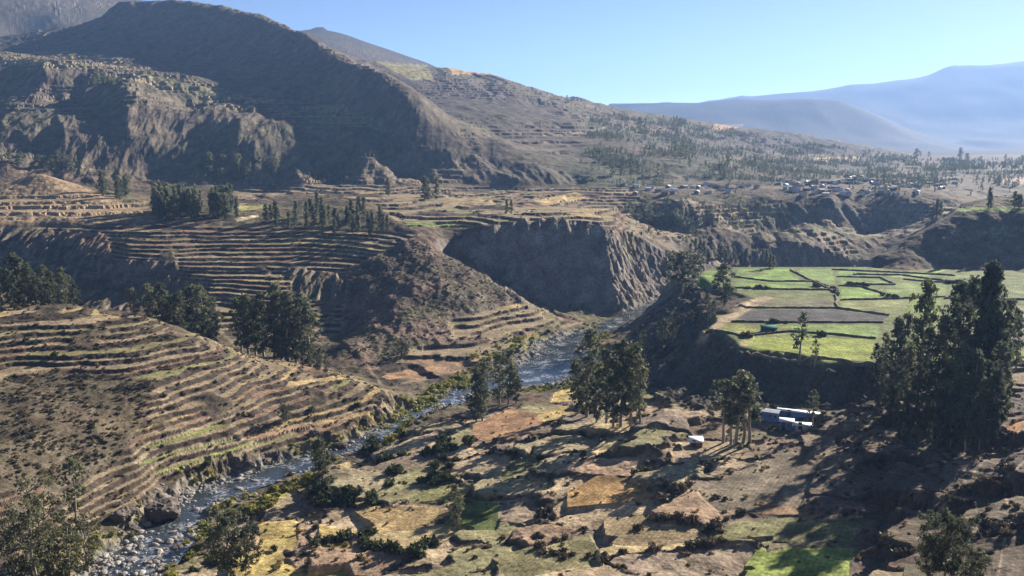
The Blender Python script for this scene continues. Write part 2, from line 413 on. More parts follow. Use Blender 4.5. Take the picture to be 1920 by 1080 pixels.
rough = region([(-60, 725), (120, 690), (290, 712), (275, 765), (235, 850), (90, 915), (-60, 890)], 120, 340, 12)
apply_terrace(np.clip(R_NEARHILL * (1 - rough * .72), 0, 1), 1.3, .6, 60, .56, 3)
apply_terrace(np.clip(R_MID * (1 - R_SCARP) * (1 - R_NOSE), 0, 1), 1.6, .6, 90, .64, 8)
apply_terrace(np.clip(R_NOSET, 0, 1), 1.7, .4, 50, .8, 5)
apply_terrace(region([(-100, 372), (110, 362), (300, 380), (300, 404), (-100, 412)], 560, 700, 5) * .9, 2.6, .3, 90, .6, 12)
R_PLAT = region([(440, 338), (640, 338), (760, 350), (1180, 352), (1300, 450), (1180, 440), (1050, 410), (930, 424), (760, 424), (700, 380), (560, 360), (450, 385)], 500, 900, 4)
apply_terrace(R_PLAT * .95, 2.0, 1.3, 110, .66, 15)
apply_terrace(R_GORGE * sstep(.05, .3, fbm(GX / 70, GY / 70, 2) + .1) * .7, 2.6, .4, 90, .6, 21)
R_BENCH = region([(-100, 75), (0, 82), (150, 102), (350, 140), (450, 176), (640, 202), (740, 245), (640, 240), (450, 212), (350, 180), (150, 136), (0, 128), (-100, 125)], 900, 1500, 4)
apply_terrace(R_BENCH * .9, 3.4, .5, 200, .66, 33)
tm = (1 - R_BENCH) * R_MOUNT * (1 - R_FAR) * sstep(-.15, .25, fbm(GX / 240 + 9, GY / 240, 3) + .12) * sstep(.55, .3, SLOPE)
apply_terrace(tm * .5, 5.0, .5, 240, .6, 27)


# the patchwork of small stepped fields in the foreground
def cells(x, y, sx, sy, seed):
    gx, gy = x / sx, y / sy
    ix, iy = np.floor(gx), np.floor(gy)
    d1 = np.full(x.shape, 9e9, np.float32); d2 = d1.copy()
    c1x = np.zeros(x.shape, np.float32); c1y = c1x.copy(); idn = c1x.copy()
    tab = np.random.default_rng(seed).random((64, 64, 3)).astype(np.float32)
    for ox in (-1, 0, 1):
        for oy in (-1, 0, 1):
            jx, jy = (ix + ox).astype(int), (iy + oy).astype(int)
            r = tab[jx & 63, jy & 63]
            px, py = jx + .1 + .8 * r[..., 0], jy + .1 + .8 * r[..., 1]
            dd = np.hypot(gx - px, gy - py)
            nearer = dd < d1
            d2 = np.where(nearer, d1, np.minimum(d2, dd))
            c1x = np.where(nearer, px * sx, c1x); c1y = np.where(nearer, py * sy, c1y)
            idn = np.where(nearer, r[..., 2], idn); d1 = np.where(nearer, dd, d1)
    return d2 - d1, c1x, c1y, idn


rows_f = (gl < math.log(345)) & (gl > math.log(110))
sl = np.where(rows_f)[0]
sl = slice(sl[0], sl[-1] + 1)
wx, wy = fbm(GX[sl] / 16, GY[sl] / 16 + 7, 4) * 5.5, fbm(GX[sl] / 16 + 50, GY[sl] / 16, 4) * 5.5
ang = .25
xr, yr = (GX[sl] + wx) * math.cos(ang) + (GY[sl] + wy) * math.sin(ang), -(GX[sl] + wx) * math.sin(ang) + (GY[sl] + wy) * math.cos(ang)
edge, ccx, ccy, cid = cells(xr, yr, 19, 13, 5)
bx, by = ccx * math.cos(ang) - ccy * math.sin(ang), ccx * math.sin(ang) + ccy * math.cos(ang)
by = np.clip(by, 60, 360)
zc = bilin(CT, ca, cl, bx / by, np.log(by)) * by
CELL_EDGE = np.ones_like(Z1); CELL_EDGE[sl] = edge
CELL_ID = np.zeros_like(Z1); CELL_ID[sl] = cid
mf = np.zeros_like(Z1)
mf[sl] = sstep(.02, .13, edge) * (.5 + .4 * sstep(.1, .7, np.modf(cid * 7.3)[0]))
mf *= R_FORE * sstep(9, 16, RD)
Z1[sl] = Z1[sl] * (1 - mf[sl]) + (zc + (Z1[sl] - zc) * .1 + (cid - .5) * 1.9) * mf[sl]
Z1 += R_FORE * (1 - mf) * (n2 * .3)

FIELDS = [
    # polygon, colour, description
    ([(1303, 520), (1343, 513), (1343, 530), (1337, 545), (1308, 540)], (.15, .22, .055), 'small green field at the plateau edge beside the large tree'),
    ([(1380, 513), (1480, 506), (1513, 527), (1447, 526), (1383, 518)], (.17, .25, .065), 'green field at the far rim of the plateau'),
    ([(1380, 529), (1447, 529), (1527, 530), (1561, 541), (1380, 537)], (.18, .25, .07), 'long green field with a stone wall above and below it'),
    ([(1390, 545), (1563, 547), (1567, 557), (1427, 559)], (.145, .155, .07), 'fallow grey-green field'),
    ([(1423, 562), (1567, 560), (1570, 574), (1417, 571)], (.155, .14, .085), 'fallow brown field above the dark ploughed one'),
    ([(1387, 576), (1567, 580), (1665, 592), (1653, 602), (1380, 602)], (.080, .074, .068), 'dark ploughed field'),
    ([(1499, 507), (1561, 508), (1567, 529), (1535, 526)], (.18, .25, .075), 'small green field by the plateau rim'),
    ([(1570, 508), (1680, 513), (1647, 519), (1573, 516)], (.17, .24, .07), 'narrow green field along the plateau rim'),
    ([(1573, 522), (1645, 523), (1675, 533), (1583, 532)], (.17, .23, .075), 'green field split by a short hedge'),
    ([(1578, 538), (1612, 538), (1657, 550), (1660, 557), (1578, 561)], (.20, .28, .07), 'bright green field in the middle of the plateau'),
    ([(1667, 518), (1778, 514), (1725, 526), (1697, 523)], (.25, .32, .10), 'pale bright green field'),
    ([(1663, 532), (1773, 534), (1773, 555), (1660, 556)], (.175, .225, .075), 'green field behind the tall trees'),
    ([(1574, 565), (1707, 563), (1697, 583), (1580, 577)], (.20, .215, .085), 'tan green stubble field'),
    ([(1710, 563), (1763, 560), (1760, 595), (1700, 588)], (.17, .23, .06), 'green field half hidden by tall trees'),
    ([(1335, 619), (1360, 608), (1480, 607), (1480, 620), (1397, 629)], (.185, .19, .06), 'olive field with a small shelter at its edge'),
    ([(1484, 608), (1647, 608), (1645, 632), (1484, 620)], (.165, .22, .065), 'green field behind the lone slender tree'),
    ([(1407, 630), (1482, 625), (1640, 637), (1632, 681), (1500, 677), (1405, 659), (1392, 650)], (.235, .265, .06), 'large yellow-green field at the near edge of the plateau'),
    ([(1790, 522), (1925, 532), (1925, 556), (1800, 548)], (.15, .18, .075), 'green field at the right end of the plateau'),
    ([(1860, 575), (1925, 570), (1925, 600), (1870, 600)], (.20, .20, .09), 'pale stubble field right of the tall trees'),
    ([(1880, 610), (1925, 606), (1925, 640), (1880, 636)], (.17, .14, .09), 'brown field right of the tall trees'),
    ([(1868, 652), (1925, 654), (1925, 668), (1872, 664)], (.21, .26, .07), 'thin bright green field right of the tall trees'),
    ([(1785, 391), (1925, 386), (1925, 396), (1800, 396)], (.25, .31, .09), 'bright green field on top of the shaded bluff'),
    ([(445, 1036), (520, 1036), (560, 1066), (650, 1058), (660, 1085), (430, 1085)], (.36, .28, .105), 'yellow straw field by the river'),
    ([(482, 985), (558, 982), (556, 1026), (488, 1030)], (.37, .285, .11), 'small yellow straw field near the river'),
    ([(597, 985), (660, 1000), (655, 1028), (602, 1022)], (.36, .275, .11), 'small yellow field among dark bushes'),
    ([(765, 935), (850, 893), (852, 938), (768, 944)], (.185, .175, .075), 'olive grass field'),
    ([(936, 892), (1000, 836), (1010, 868), (946, 903)], (.165, .16, .075), 'olive field beside the deep tree shadow'),
    ([(855, 942), (940, 942), (930, 992), (835, 990)], (.105, .130, .045), 'green meadow behind the lone bushy tree'),
    ([(662, 962), (770, 950), (850, 962), (800, 988), (705, 998)], (.31, .225, .11), 'tan stubble field'),
    ([(885, 800), (960, 768), (1038, 780), (960, 828), (882, 824)], (.27, .165, .095), 'reddish ploughed field'),
    ([(1040, 737), (1085, 722), (1085, 750), (1032, 753)], (.42, .32, .13), 'pale yellow sandy patch by the river'),
    ([(1005, 775), (1060, 762), (1085, 770), (1020, 790)], (.36, .27, .12), 'straw coloured patch below the river trees'),
    ([(1392, 1090), (1430, 1037), (1480, 1023), (1602, 1026), (1590, 1090)], (.22, .26, .07), 'bright green field at the bottom edge'),
    ([(1362, 982), (1618, 972), (1598, 1014), (1335, 1014)], (.165, .155, .075), 'olive field crossed by pale tracks'),
    ([(1312, 922), (1478, 842), (1528, 880), (1500, 948), (1345, 958)], (.165, .135, .095), 'wide fallow brown field'),
    ([(1132, 985), (1288, 972), (1328, 1008), (1232, 1026), (1134, 1018)], (.27, .205, .115), 'tan stubble field above a dark bank'),
    ([(922, 1060), (1105, 1002), (1128, 1058), (955, 1085)], (.185, .165, .085), 'olive brown field'),
    ([(1422, 936), (1560, 962), (1500, 970), (1420, 966)], (.255, .165, .095), 'orange brown strip field'),
    ([(1062, 932), (1140, 892), (1228, 902), (1228, 938), (1062, 958)], (.31, .195, .085), 'orange stubble field in front of the tree shadow'),
    ([(1290, 784), (1370, 787), (1368, 818), (1298, 812)], (.16, .115, .075), 'brown furrowed field beside the white roofed shed'),
    ([(1500, 822), (1562, 815), (1570, 850), (1510, 850)], (.20, .155, .105), 'tan field below the houses'),
    ([(1882, 692), (1925, 690), (1925, 725), (1882, 722)], (.25, .19, .12), 'tan terrace at the right edge'),
    ([(1890, 792), (1925, 780), (1925, 802), (1890, 806)], (.33, .19, .095), 'orange terrace at the right edge'),
    ([(270, 835), (400, 795), (432, 799), (290, 841)], (.20, .205, .075), 'upper green terrace on the near hill'),
    ([(255, 866), (440, 815), (452, 821), (270, 873)], (.16, .175, .07), 'middle green terrace on the near hill'),
    ([(285, 886), (470, 828), (482, 836), (310, 890)], (.20, .205, .08), 'lower green terrace on the near hill'),
    ([(452, 815), (570, 793), (582, 806), (482, 829)], (.30, .205, .125), 'tan terrace above the river'),
    ([(585, 790), (700, 770), (705, 778), (585, 803)], (.27, .195, .10), 'long tan terrace above the river'),
    ([(715, 706), (820, 681), (842, 689), (730, 713)], (.31, .195, .11), 'orange terrace at the foot of the brown nose'),
    ([(845, 682), (920, 662), (945, 668), (860, 688)], (.30, .19, .12), 'long orange terrace at the foot of the brown nose'),
    ([(540, 716), (640, 706), (648, 712), (535, 725)], (.38, .28, .135), 'straw terrace on the tip of the near hill'),
    ([(1000, 377), (1080, 360), (1104, 372), (1020, 385)], (.38, .28, .13), 'straw field on the shelf behind the cliff'),
    ([(832, 366), (920, 370), (932, 384), (830, 389)], (.26, .20, .12), 'tan field on the shelf behind the cliff'),
    ([(760, 416), (852, 418), (852, 425), (765, 425)], (.19, .23, .08), 'green strip field left of the cliff'),
    ([(440, 385), (500, 383), (502, 391), (450, 395)], (.30, .28, .11), 'yellow field beside the dense grove'),
    ([(440, 410), (483, 402), (487, 406), (444, 416)], (.48, .38, .24), 'pale dirt track beside the dense grove'),
    ([(840, 125), (900, 126), (925, 140), (850, 140)], (.40, .27, .13), 'orange straw field on the ridge crest'),
    ([(705, 115), (800, 122), (815, 150), (770, 150)], (.22, .20, .10), 'olive field on the ridge crest'),
    ([(1520, 295), (1610, 293), (1612, 303), (1530, 304)], (.34, .26, .15), 'pale straw field on the far plain'),
    ([(1340, 232), (1395, 234), (1370, 246), (1330, 244)], (.34, .24, .14), 'straw field beside the dark far hill'),
    ([(1880, 334), (1925, 332), (1925, 345), (1880, 345)], (.33, .24, .17), 'tan field on the far plain'),
    ([(250, 130), (330, 148), (440, 182), (420, 190), (300, 160)], (.19, .175, .10), 'olive bench field below the big mountain'),
]
# every farmed plot is levelled: fit a plane to its ground, tilt it little, leave a bank round it
PU, PV = project(GX, GY, Z1)
_t = Z1 / GY
VIS = (_t >= np.maximum.accumulate(_t, axis=0) - (2.2 / GY)) | ((R_FIELDS > .5) & (Z1 > -71))
FID = np.full(GX.shape, -1, int)
nB = fbm(GX / 9 + 8, GY / 9, 4)
_ju, _jv = nB * 2.4 * (1 - FLAT) * (250 / np.maximum(GY, 250)), n2 * 1.5 * (1 - FLAT) * (250 / np.maximum(GY, 250))
for i, (poly, col, txt) in enumerate(FIELDS):
    mk = inside(PU + _ju, PV + _jv, poly) & VIS
    if mk.sum() > 30 and 120 < np.median(GY[mk]) < 330:
        y_med = np.median(GY[mk])
        mk &= np.abs(GY - y_med) < max(24, 2.2 * np.std(GY[mk]))
        A3 = np.stack([GX[mk], GY[mk], np.ones(mk.sum())], 1)
        co = np.linalg.lstsq(A3, Z[mk], rcond=None)[0]
        g = math.hypot(co[0], co[1])
        k = min(1, .10 / max(g, 1e-6))
        cx, cy, cz = GX[mk].mean(), GY[mk].mean(), Z[mk].mean()
        plane = cz + co[0] * k * (GX - cx) + co[1] * k * (GY - cy) + n2 * .05
        w = mk.astype(np.float32)
        rw = np.where(mk.any(1))[0]; cw = np.where(mk.any(0))[0]
        a0, a1, b0, b1 = max(rw[0] - 8, 1), rw[-1] + 9, max(cw[0] - 8, 1), cw[-1] + 9
        ws = w[a0:a1, b0:b1]
        for _ in range(4):
            ws[1:-1, 1:-1] = np.maximum(ws[1:-1, 1:-1], (ws[:-2, 1:-1] + ws[2:, 1:-1] + ws[1:-1, :-2] + ws[1:-1, 2:]) / 4 * .96)
        Z1[a0:a1, b0:b1] = Z1[a0:a1, b0:b1] * (1 - ws) + plane[a0:a1, b0:b1] * ws
    FID[mk] = i

# the level fields, and the river bed cut into the valley floor
Z1 = Z1 * (1 - FLAT) + (-70 + n1 * .1) * FLAT
bank = RD + n2 * 1.6 + n1 * 2.0
bed = ZR - 1.25 + 0.4 * n2
Z1 = np.where(GY < 760, np.minimum(Z1, bed + np.maximum(0, bank - RWID * .55) * .42 + np.maximum(0, bank - RWID * 1.2) ** 1.5 * .22), Z1)
Z1 = np.where((RD < RWID * 2) & (GY < 760), np.maximum(Z1, bed - .3), Z1)
RIVERM = sstep(1.5, .9, bank / np.maximum(RWID, 1)) * (GY < 760)

PU, PV = project(GX, GY, Z1)
# what the camera sees of it (used to spend plants where they show)
_t = Z1 / GY
_cm = np.maximum.accumulate(_t, axis=0)
VIS = (_t >= _cm - (1.6 / GY)) | ((R_FIELDS > .5) & (Z1 > -71))
INF = (PU > -40) & (PU < 1960) & (PV < 1130)

# ------------------------------------------------------------------ ground colours (what grows or lies there, plus some painted sun and shade)
C = np.zeros(GX.shape + (3,), np.float32)


def mix(mask, col):
    m = np.clip(mask, 0, 1)[..., None].astype(np.float32)
    C[:] = C * (1 - m) + np.asarray(col, np.float32) * m


dza = np.gradient(Z1, ga, axis=1); dzl = np.gradient(Z1, gl, axis=0)
SL1 = np.hypot(dza / GY, (dzl - GA * dza) / GY)
nA = fbm(GX / 37 + 3, GY / 37, 4)
nB = fbm(GX / 9 + 8, GY / 9, 4)
nC = fbm(GX / 170, GY / 170 + 4, 4)
BROWN, DRY, STRAW = (.088, .071, .051), (.125, .099, .068), (.33, .25, .125)
OLIVE, EARTH, ROCK = (.115, .108, .055), (.125, .088, .062), (.20, .178, .15)
C[:] = BROWN
mix(sstep(-.1, .5, nA + nB * .5), DRY)
mix(sstep(.15, .6, nC + nB * .6) * .7, OLIVE)
mix(sstep(.25, .7, nA - nB * .5) * .6, (.155, .098, .075))
# terraces: pale treads, dark stony or bushy faces
trand = np.modf(np.abs(np.sin(TID * 12.9898 + np.floor(GX / 46 + nA) * 78.233) * 43758.5453))[0]
mix(TERR * (1 - RISER) * .85, (.285, .222, .138))
mix(TERR * (1 - RISER) * sstep(.72, .78, trand) * .8, (.190, .178, .080))
mix(TERR * (1 - RISER) * sstep(.86, .9, trand) * .8, (.36, .265, .13))
mix(TERR * (1 - RISER) * sstep(.22, .16, trand) * .7, (.19, .115, .08))
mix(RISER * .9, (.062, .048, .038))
mix(rough * R_NEARHILL * .6, (.082, .070, .047))
# foreground cells
cell_pal = [(.26, .20, .145), (.38, .29, .185), (.24, .22, .115), (.46, .36, .19), (.21, .165, .125), (.34, .235, .155), (.31, .26, .16)]
ci = np.minimum((CELL_ID * len(cell_pal)).astype(int), len(cell_pal) - 1)
cc = np.asarray(cell_pal, np.float32)[ci]
m = (R_FORE * sstep(.05, .13, CELL_EDGE) * (1 - RIVERM) * .85)[..., None]
C[:] = C * (1 - m) + cc * (1 + .25 * nA[..., None]) * m
mix(R_FORE * sstep(.10, .03, CELL_EDGE) * sstep(-.5, .1, nB) * .85, (.080, .066, .046))
mix(R_RSLOPE * .8, (.095, .072, .060))  # brown right slope, its colour lowered to deepen the shade there
# cliffs and scarps
st = sstep(.55, .95, SL1) * (1 - RISER) * (1 - TERR * .6)
mix(st * (1 - R_FORE) * .6, ROCK)
mix(np.clip(R_CLIFF, 0, 1) * sstep(.35, .8, SL1) * .85, (.19, .158, .128))
mix(np.clip(R_CLIFF, 0, 1) * sstep(.1, .5, nB) * .35, (.26, .24, .21))
mix(np.clip(R_BLUFF, 0, 1) * .75, (.055, .048, .038))  # bluff colour darkened to deepen the shade lying on it
mix(np.clip(R_NOSE * (1 - R_NOSET), 0, 1) * sstep(-.1, .3, nA) * .7, (.165, .115, .090))
# mountains
mix(R_MOUNT * .75, (.120, .100, .084))
mix(R_MOUNT * sstep(0, .5, nC) * .6, (.108, .102, .068))
mix(R_MOUNT * sstep(.05, .4, fbm(GX / 15, GY / 15, 4)) * .55, (.066, .062, .043))
mix(R_MOUNT * sstep(.2, .5, fbm(GX / 55 + 7, GY / 55, 3)) * .5, (.17, .14, .10))
mix(R_MOUNT * TERR * (1 - RISER) * sstep(.62, .8, trand) * .5, (.25, .20, .12))
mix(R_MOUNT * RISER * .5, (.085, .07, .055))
mix(region([(-100, 345), (0, 345), (75, 318), (200, 368), (300, 406), (290, 418), (0, 420), (-100, 420)], 520, 720, 4) * .8, (.30, .215, .13))
mix(R_BENCH * (1 - RISER) * sstep(.3, .7, trand) * .8, (.27, .225, .13))
mix(region([(1100, 225), (1250, 218), (1420, 262), (1560, 300), (1560, 350), (1180, 352), (1060, 345)], 800, 1700, 8) * sstep(-.2, .3, nC + nA * .5) * .7, (.070, .078, .050))
mix(R_FAR * .9, (.055, .054, .052))
mix(region([(740, 140), (850, 140), (1000, 182), (1090, 215), (1080, 245), (930, 235), (760, 215)], 1000, 2000, 6) * .6, (.085, .070, .060))
mix(region([(1365, 248), (1430, 240), (1500, 251), (1600, 270), (1700, 289), (1560, 291), (1450, 286), (1380, 264)], 1350, 2200, 3) * .85, (.060, .052, .050))
for pw, pp_ in [(3.2, [(1925, 800), (1850, 860), (1800, 910), (1760, 960), (1720, 1010)]), (3.0, [(1870, 1085), (1893, 960), (1880, 900), (1925, 860)]), (2.2, [(1300, 1004), (1450, 986), (1560, 971), (1625, 966)]), (2.0, [(1330, 1012), (1460, 1000), (1595, 1006)]),
                (2.0, [(1020, 254), (1080, 250), (1120, 243), (1140, 236)]), (3.0, [(1440, 1030), (1400, 1060), (1390, 1085)]), (2.5, [(1480, 815), (1560, 790), (1640, 790)]), (2.0, [(1270, 374), (1345, 386), (1420, 430), (1490, 470)]), (2.0, [(1440, 370), (1500, 415), (1560, 466)])]:  # last two lines paint the sunlit ridges of the gorge spurs pale
    mix(sstep(pw, pw * .35, seg_dist(PU + n2 * 2, PV + nA * 2, pp_)) * VIS * .75, (.30, .245, .17))

for i, (poly, col, txt) in enumerate(FIELDS):
    mk = FID == i
    mott = (1 + (.28 - .16 * FLAT) * nB)[..., None] * np.asarray(col, np.float32)
    C[mk] = mott[mk]
# other ground: plateau verge, path along the rim, river bed, riverside grass
mix(R_FIELDS * (FID < 0) * .8, (.150, .178, .062))
pth = [tuple(c * -70 / ray(u, v)[1] for c in (ray(u, v)[0], 1.0)) for u, v in [(1435, 558), (1400, 575), (1365, 595), (1325, 618)]]
mix(sstep(4.5, 2.0, seg_dist(GX, GY, pth)), (.30, .23, .14))
pth = [tuple(c * -70 / ray(u, v)[1] for c in (ray(u, v)[0], 1.0)) for u, v in [(1405, 632), (1390, 652), (1430, 668), (1500, 684), (1560, 686)]]
mix(sstep(2.2, 1.0, seg_dist(GX, GY, pth)) * (R_FIELDS > .6), (.30, .27, .12))
wetb = sstep(2.6, 1.2, bank / np.maximum(RWID, 1)) * (GY < 700)
mix(wetb * sstep(-.4, .3, nA) * .6, (.165, .155, .065))
mix(np.maximum(region([(712, 832), (742, 790), (800, 735), (860, 700), (960, 690), (985, 650), (945, 640), (1010, 622), (1030, 640), (1000, 690), (930, 712), (850, 735), (790, 772), (735, 812)], 300, 480, 3), region([(455, 955), (500, 925), (575, 888), (600, 895), (520, 940), (470, 970)], 180, 300, 3)) * (.45 + .5 * sstep(-.3, .3, nB)), (.25, .235, .065))
mix(RIVERM * .95, (.17, .165, .155))
C *= (1 + .22 * n2 * (GY < 1000) + .16 * nB)[..., None]
C = np.clip(C, .02, .6)
# ------------------------------------------------------------------ materials
def new_mat(name):
    m = bpy.data.materials.new(name); m.use_nodes = True
    nt = m.node_tree
    b = nt.nodes['Principled BSDF']
    b.inputs['Specular IOR Level'].default_value = .15
    b.inputs['Roughness'].default_value = .9
    return m, nt, b


def ground_material(name='ground', furrow=0.0):
    m, nt, b = new_mat(name)
    N, L = nt.nodes.new, nt.links.new
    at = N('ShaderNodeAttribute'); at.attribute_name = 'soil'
    geo = N('ShaderNodeNewGeometry')
    n1 = N('ShaderNodeTexNoise'); n1.inputs['Scale'].default_value = .9; n1.inputs['Detail'].default_value = 7; n1.inputs['Roughness'].default_value = .65
    n2 = N('ShaderNodeTexNoise'); n2.inputs['Scale'].default_value = .11; n2.inputs['Detail'].default_value = 8; n2.inputs['Roughness'].default_value = .7
    L(geo.outputs['Position'], n1.inputs['Vector']); L(geo.outputs['Position'], n2.inputs['Vector'])
    r1 = N('ShaderNodeMapRange'); r1.inputs[1].default_value = .3; r1.inputs[2].default_value = .7; r1.inputs[3].default_value = .45; r1.inputs[4].default_value = 1.5
    r2 = N('ShaderNodeMapRange'); r2.inputs[1].default_value = .3; r2.inputs[2].default_value = .7; r2.inputs[3].default_value = .62; r2.inputs[4].default_value = 1.38
    L(n1.outputs[0], r1.inputs[0]); L(n2.outputs[0], r2.inputs[0])
    mu = N('ShaderNodeMath'); mu.operation = 'MULTIPLY'; L(r1.outputs[0], mu.inputs[0]); L(r2.outputs[0], mu.inputs[1])
    vm = N('ShaderNodeVectorMath'); vm.operation = 'SCALE'; L(at.outputs['Color'], vm.inputs[0]); L(mu.outputs[0], vm.inputs['Scale'])
    if furrow:
        wv = N('ShaderNodeTexWave'); wv.inputs['Scale'].default_value = .34; wv.inputs['Distortion'].default_value = 1.6; wv.inputs['Detail'].default_value = 2; wv.inputs['Detail Scale'].default_value = .4
        mp = N('ShaderNodeMapping'); mp.inputs['Rotation'].default_value = (0, 0, .5); L(geo.outputs['Position'], mp.inputs['Vector']); L(mp.outputs[0], wv.inputs['Vector'])
        r3 = N('ShaderNodeMapRange'); r3.inputs[3].default_value = 1 - furrow; r3.inputs[4].default_value = 1 + furrow; L(wv.outputs['Fac'], r3.inputs[0])
        m2 = N('ShaderNodeMath'); m2.operation = 'MULTIPLY'; L(mu.outputs[0], m2.inputs[0]); L(r3.outputs[0], m2.inputs[1]); L(m2.outputs[0], vm.inputs['Scale'])
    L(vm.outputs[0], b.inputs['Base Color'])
    b.inputs['Specular IOR Level'].default_value = .05
    bp = N('ShaderNodeBump'); bp.inputs['Strength'].default_value = .55; bp.inputs['Distance'].default_value = .35
    b2 = N('ShaderNodeBump'); b2.inputs['Strength'].default_value = .6; b2.inputs['Distance'].default_value = 1.6
    L(n2.outputs[0], b2.inputs['Height']); L(b2.outputs[0], bp.inputs['Normal'])
    L(n1.outputs[0], bp.inputs['Height']); L(bp.outputs[0], b.inputs['Normal'])
    return m


def plain(name, col, rough=.85, spec=.15, var=.0, scale=2.0):
    m, nt, b = new_mat(name)
    b.inputs['Roughness'].default_value = rough
    b.inputs['Specular IOR Level'].default_value = spec
    if var:
        N, L = nt.nodes.new, nt.links.new
        tc = N('ShaderNodeTexCoord')
        n = N('ShaderNodeTexNoise'); n.inputs['Scale'].default_value = scale; n.inputs['Detail'].default_value = 5
        L(tc.outputs['Object'], n.inputs['Vector'])
        r = N('ShaderNodeMapRange'); r.inputs[1].default_value = .3; r.inputs[2].default_value = .7
        r.inputs[3].default_value = 1 - var; r.inputs[4].default_value = 1 + var
        L(n.outputs[0], r.inputs[0])
        oi = N('ShaderNodeObjectInfo')
        r2 = N('ShaderNodeMapRange'); r2.inputs[3].default_value = 1 - var * .8; r2.inputs[4].default_value = 1 + var * .8
        L(oi.outputs['Random'], r2.inputs[0])
        mu = N('ShaderNodeMath'); mu.operation = 'MULTIPLY'; L(r.outputs[0], mu.inputs[0]); L(r2.outputs[0], mu.inputs[1])
        vm = N('ShaderNodeVectorMath'); vm.operation = 'SCALE'; vm.inputs[0].default_value = col; L(mu.outputs[0], vm.inputs['Scale'])
        L(vm.outputs[0], b.inputs['Base Color'])
    else:
        b.inputs['Base Color'].default_value = (*col, 1)
    return m


def leaf_material(name, c1, c2, trans=.25):
    m, nt, b = new_mat(name)
    N, L = nt.nodes.new, nt.links.new
    oi = N('ShaderNodeObjectInfo')
    geo = N('ShaderNodeNewGeometry')
    n = N('ShaderNodeTexNoise'); n.inputs['Scale'].default_value = .55; n.inputs['Detail'].default_value = 3
    L(geo.outputs['Position'], n.inputs['Vector'])
    ad = N('ShaderNodeMath'); ad.operation = 'ADD'; ad.use_clamp = True
    mr = N('ShaderNodeMapRange'); mr.inputs[1].default_value = .3; mr.inputs[2].default_value = .7; mr.inputs[3].default_value = -.35; mr.inputs[4].default_value = .35
    L(n.outputs[0], mr.inputs[0]); L(mr.outputs[0], ad.inputs[0]); L(oi.outputs['Random'], ad.inputs[1])
    mx = N('ShaderNodeMix'); mx.data_type = 'RGBA'; mx.inputs[6].default_value = (*c1, 1); mx.inputs[7].default_value = (*c2, 1)
    L(ad.outputs[0], mx.inputs[0])
    L(mx.outputs[2], b.inputs['Base Color'])
    b.inputs['Roughness'].default_value = .65
    b.inputs['Specular IOR Level'].default_value = .12
    tr = N('ShaderNodeBsdfTranslucent'); L(mx.outputs[2], tr.inputs['Color'])
    ms = N('ShaderNodeMixShader'); ms.inputs[0].default_value = trans
    out = nt.nodes['Material Output']
    L(b.outputs[0], ms.inputs[1]); L(tr.outputs[0], ms.inputs[2]); L(ms.outputs[0], out.inputs['Surface'])
    return m


M_GROUND = ground_material()
M_FIELD = ground_material('field_soil', .10)

# ------------------------------------------------------------------ ground objects: one mesh per piece of land
FLAB = np.zeros((NL - 1, NA - 1), int)
fu = (PU[:-1, :-1] + PU[1:, 1:]) / 2; fv = (PV[:-1, :-1] + PV[1:, 1:]) / 2
fy = GY[:-1, :-1]; fx = (GX[:-1, :-1] + GX[1:, 1:]) / 2


def fm(a, th=.5):
    return a[:-1, :-1] > th


LAND = ['ground', 'terraced_hillside', 'terraced_hillside', 'hillside', 'cliff', 'plateau', 'slope', 'valley_terrain', 'mountain_slope', 'distant_mountain', 'river_bed']
FLAB[:] = 7
FLAB[fy < 345] = 0
FLAB[fm(R_NEARHILL)] = 1
FLAB[fm(R_MID)] = 2
FLAB[fm(R_NOSE)] = 3
FLAB[fm(R_CLIFF)] = 4
FLAB[fm(R_FIELDS)] = 5
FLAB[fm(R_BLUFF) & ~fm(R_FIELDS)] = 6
FLAB[fy > 825] = 8
FLAB[fy > 2600] = 9
FLAB[fm(RIVERM) & (fy < 700)] = 10
ff = FID[:-1, :-1]
FLAB = np.where((ff >= 0) & (ff == FID[1:, 1:]) & (ff == FID[1:, :-1]) & (ff == FID[:-1, 1:]), 100 + ff, FLAB)

VID = np.arange(NL * NA).reshape(NL, NA)
QUADS = np.stack([VID[:-1, :-1], VID[:-1, 1:], VID[1:, 1:], VID[1:, :-1]], -1).reshape(-1, 4)
CO = np.stack([GX, GY, Z1], -1).reshape(-1, 3).astype(np.float32)
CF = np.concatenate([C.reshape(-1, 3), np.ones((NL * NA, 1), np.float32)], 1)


def mesh_from(name, co, quads):
    me = bpy.data.meshes.new(name)
    me.vertices.add(len(co)); me.vertices.foreach_set('co', np.ascontiguousarray(co, np.float32).ravel())
    n, k = quads.shape
    me.loops.add(n * k); me.loops.foreach_set('vertex_index', np.ascontiguousarray(quads, np.int32).ravel())
    me.polygons.add(n); me.polygons.foreach_set('loop_start', np.arange(0, n * k, k, dtype=np.int32))
    me.update(calc_edges=True)
    return me


def link(name, me, mat=None, parent=None):
    o = bpy.data.objects.new(name, me)
    COL.objects.link(o)
    if mat and not me.materials:
        me.materials.append(mat)
    if parent: o.parent = parent
    return o


def land(name, faces, label=None, smooth=False):
    q = QUADS[faces]
    used, inv = np.unique(q, return_inverse=True)
    me = mesh_from(name, CO[used], inv.reshape(-1, 4))
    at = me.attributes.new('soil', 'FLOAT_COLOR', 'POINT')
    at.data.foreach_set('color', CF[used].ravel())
    me.polygons.foreach_set('use_smooth', np.full(len(q), smooth, bool))
    o = link(name, me, M_FIELD if name == 'field' else M_GROUND)
    o['kind'] = 'structure'
    if label: o['label'] = label
    return o


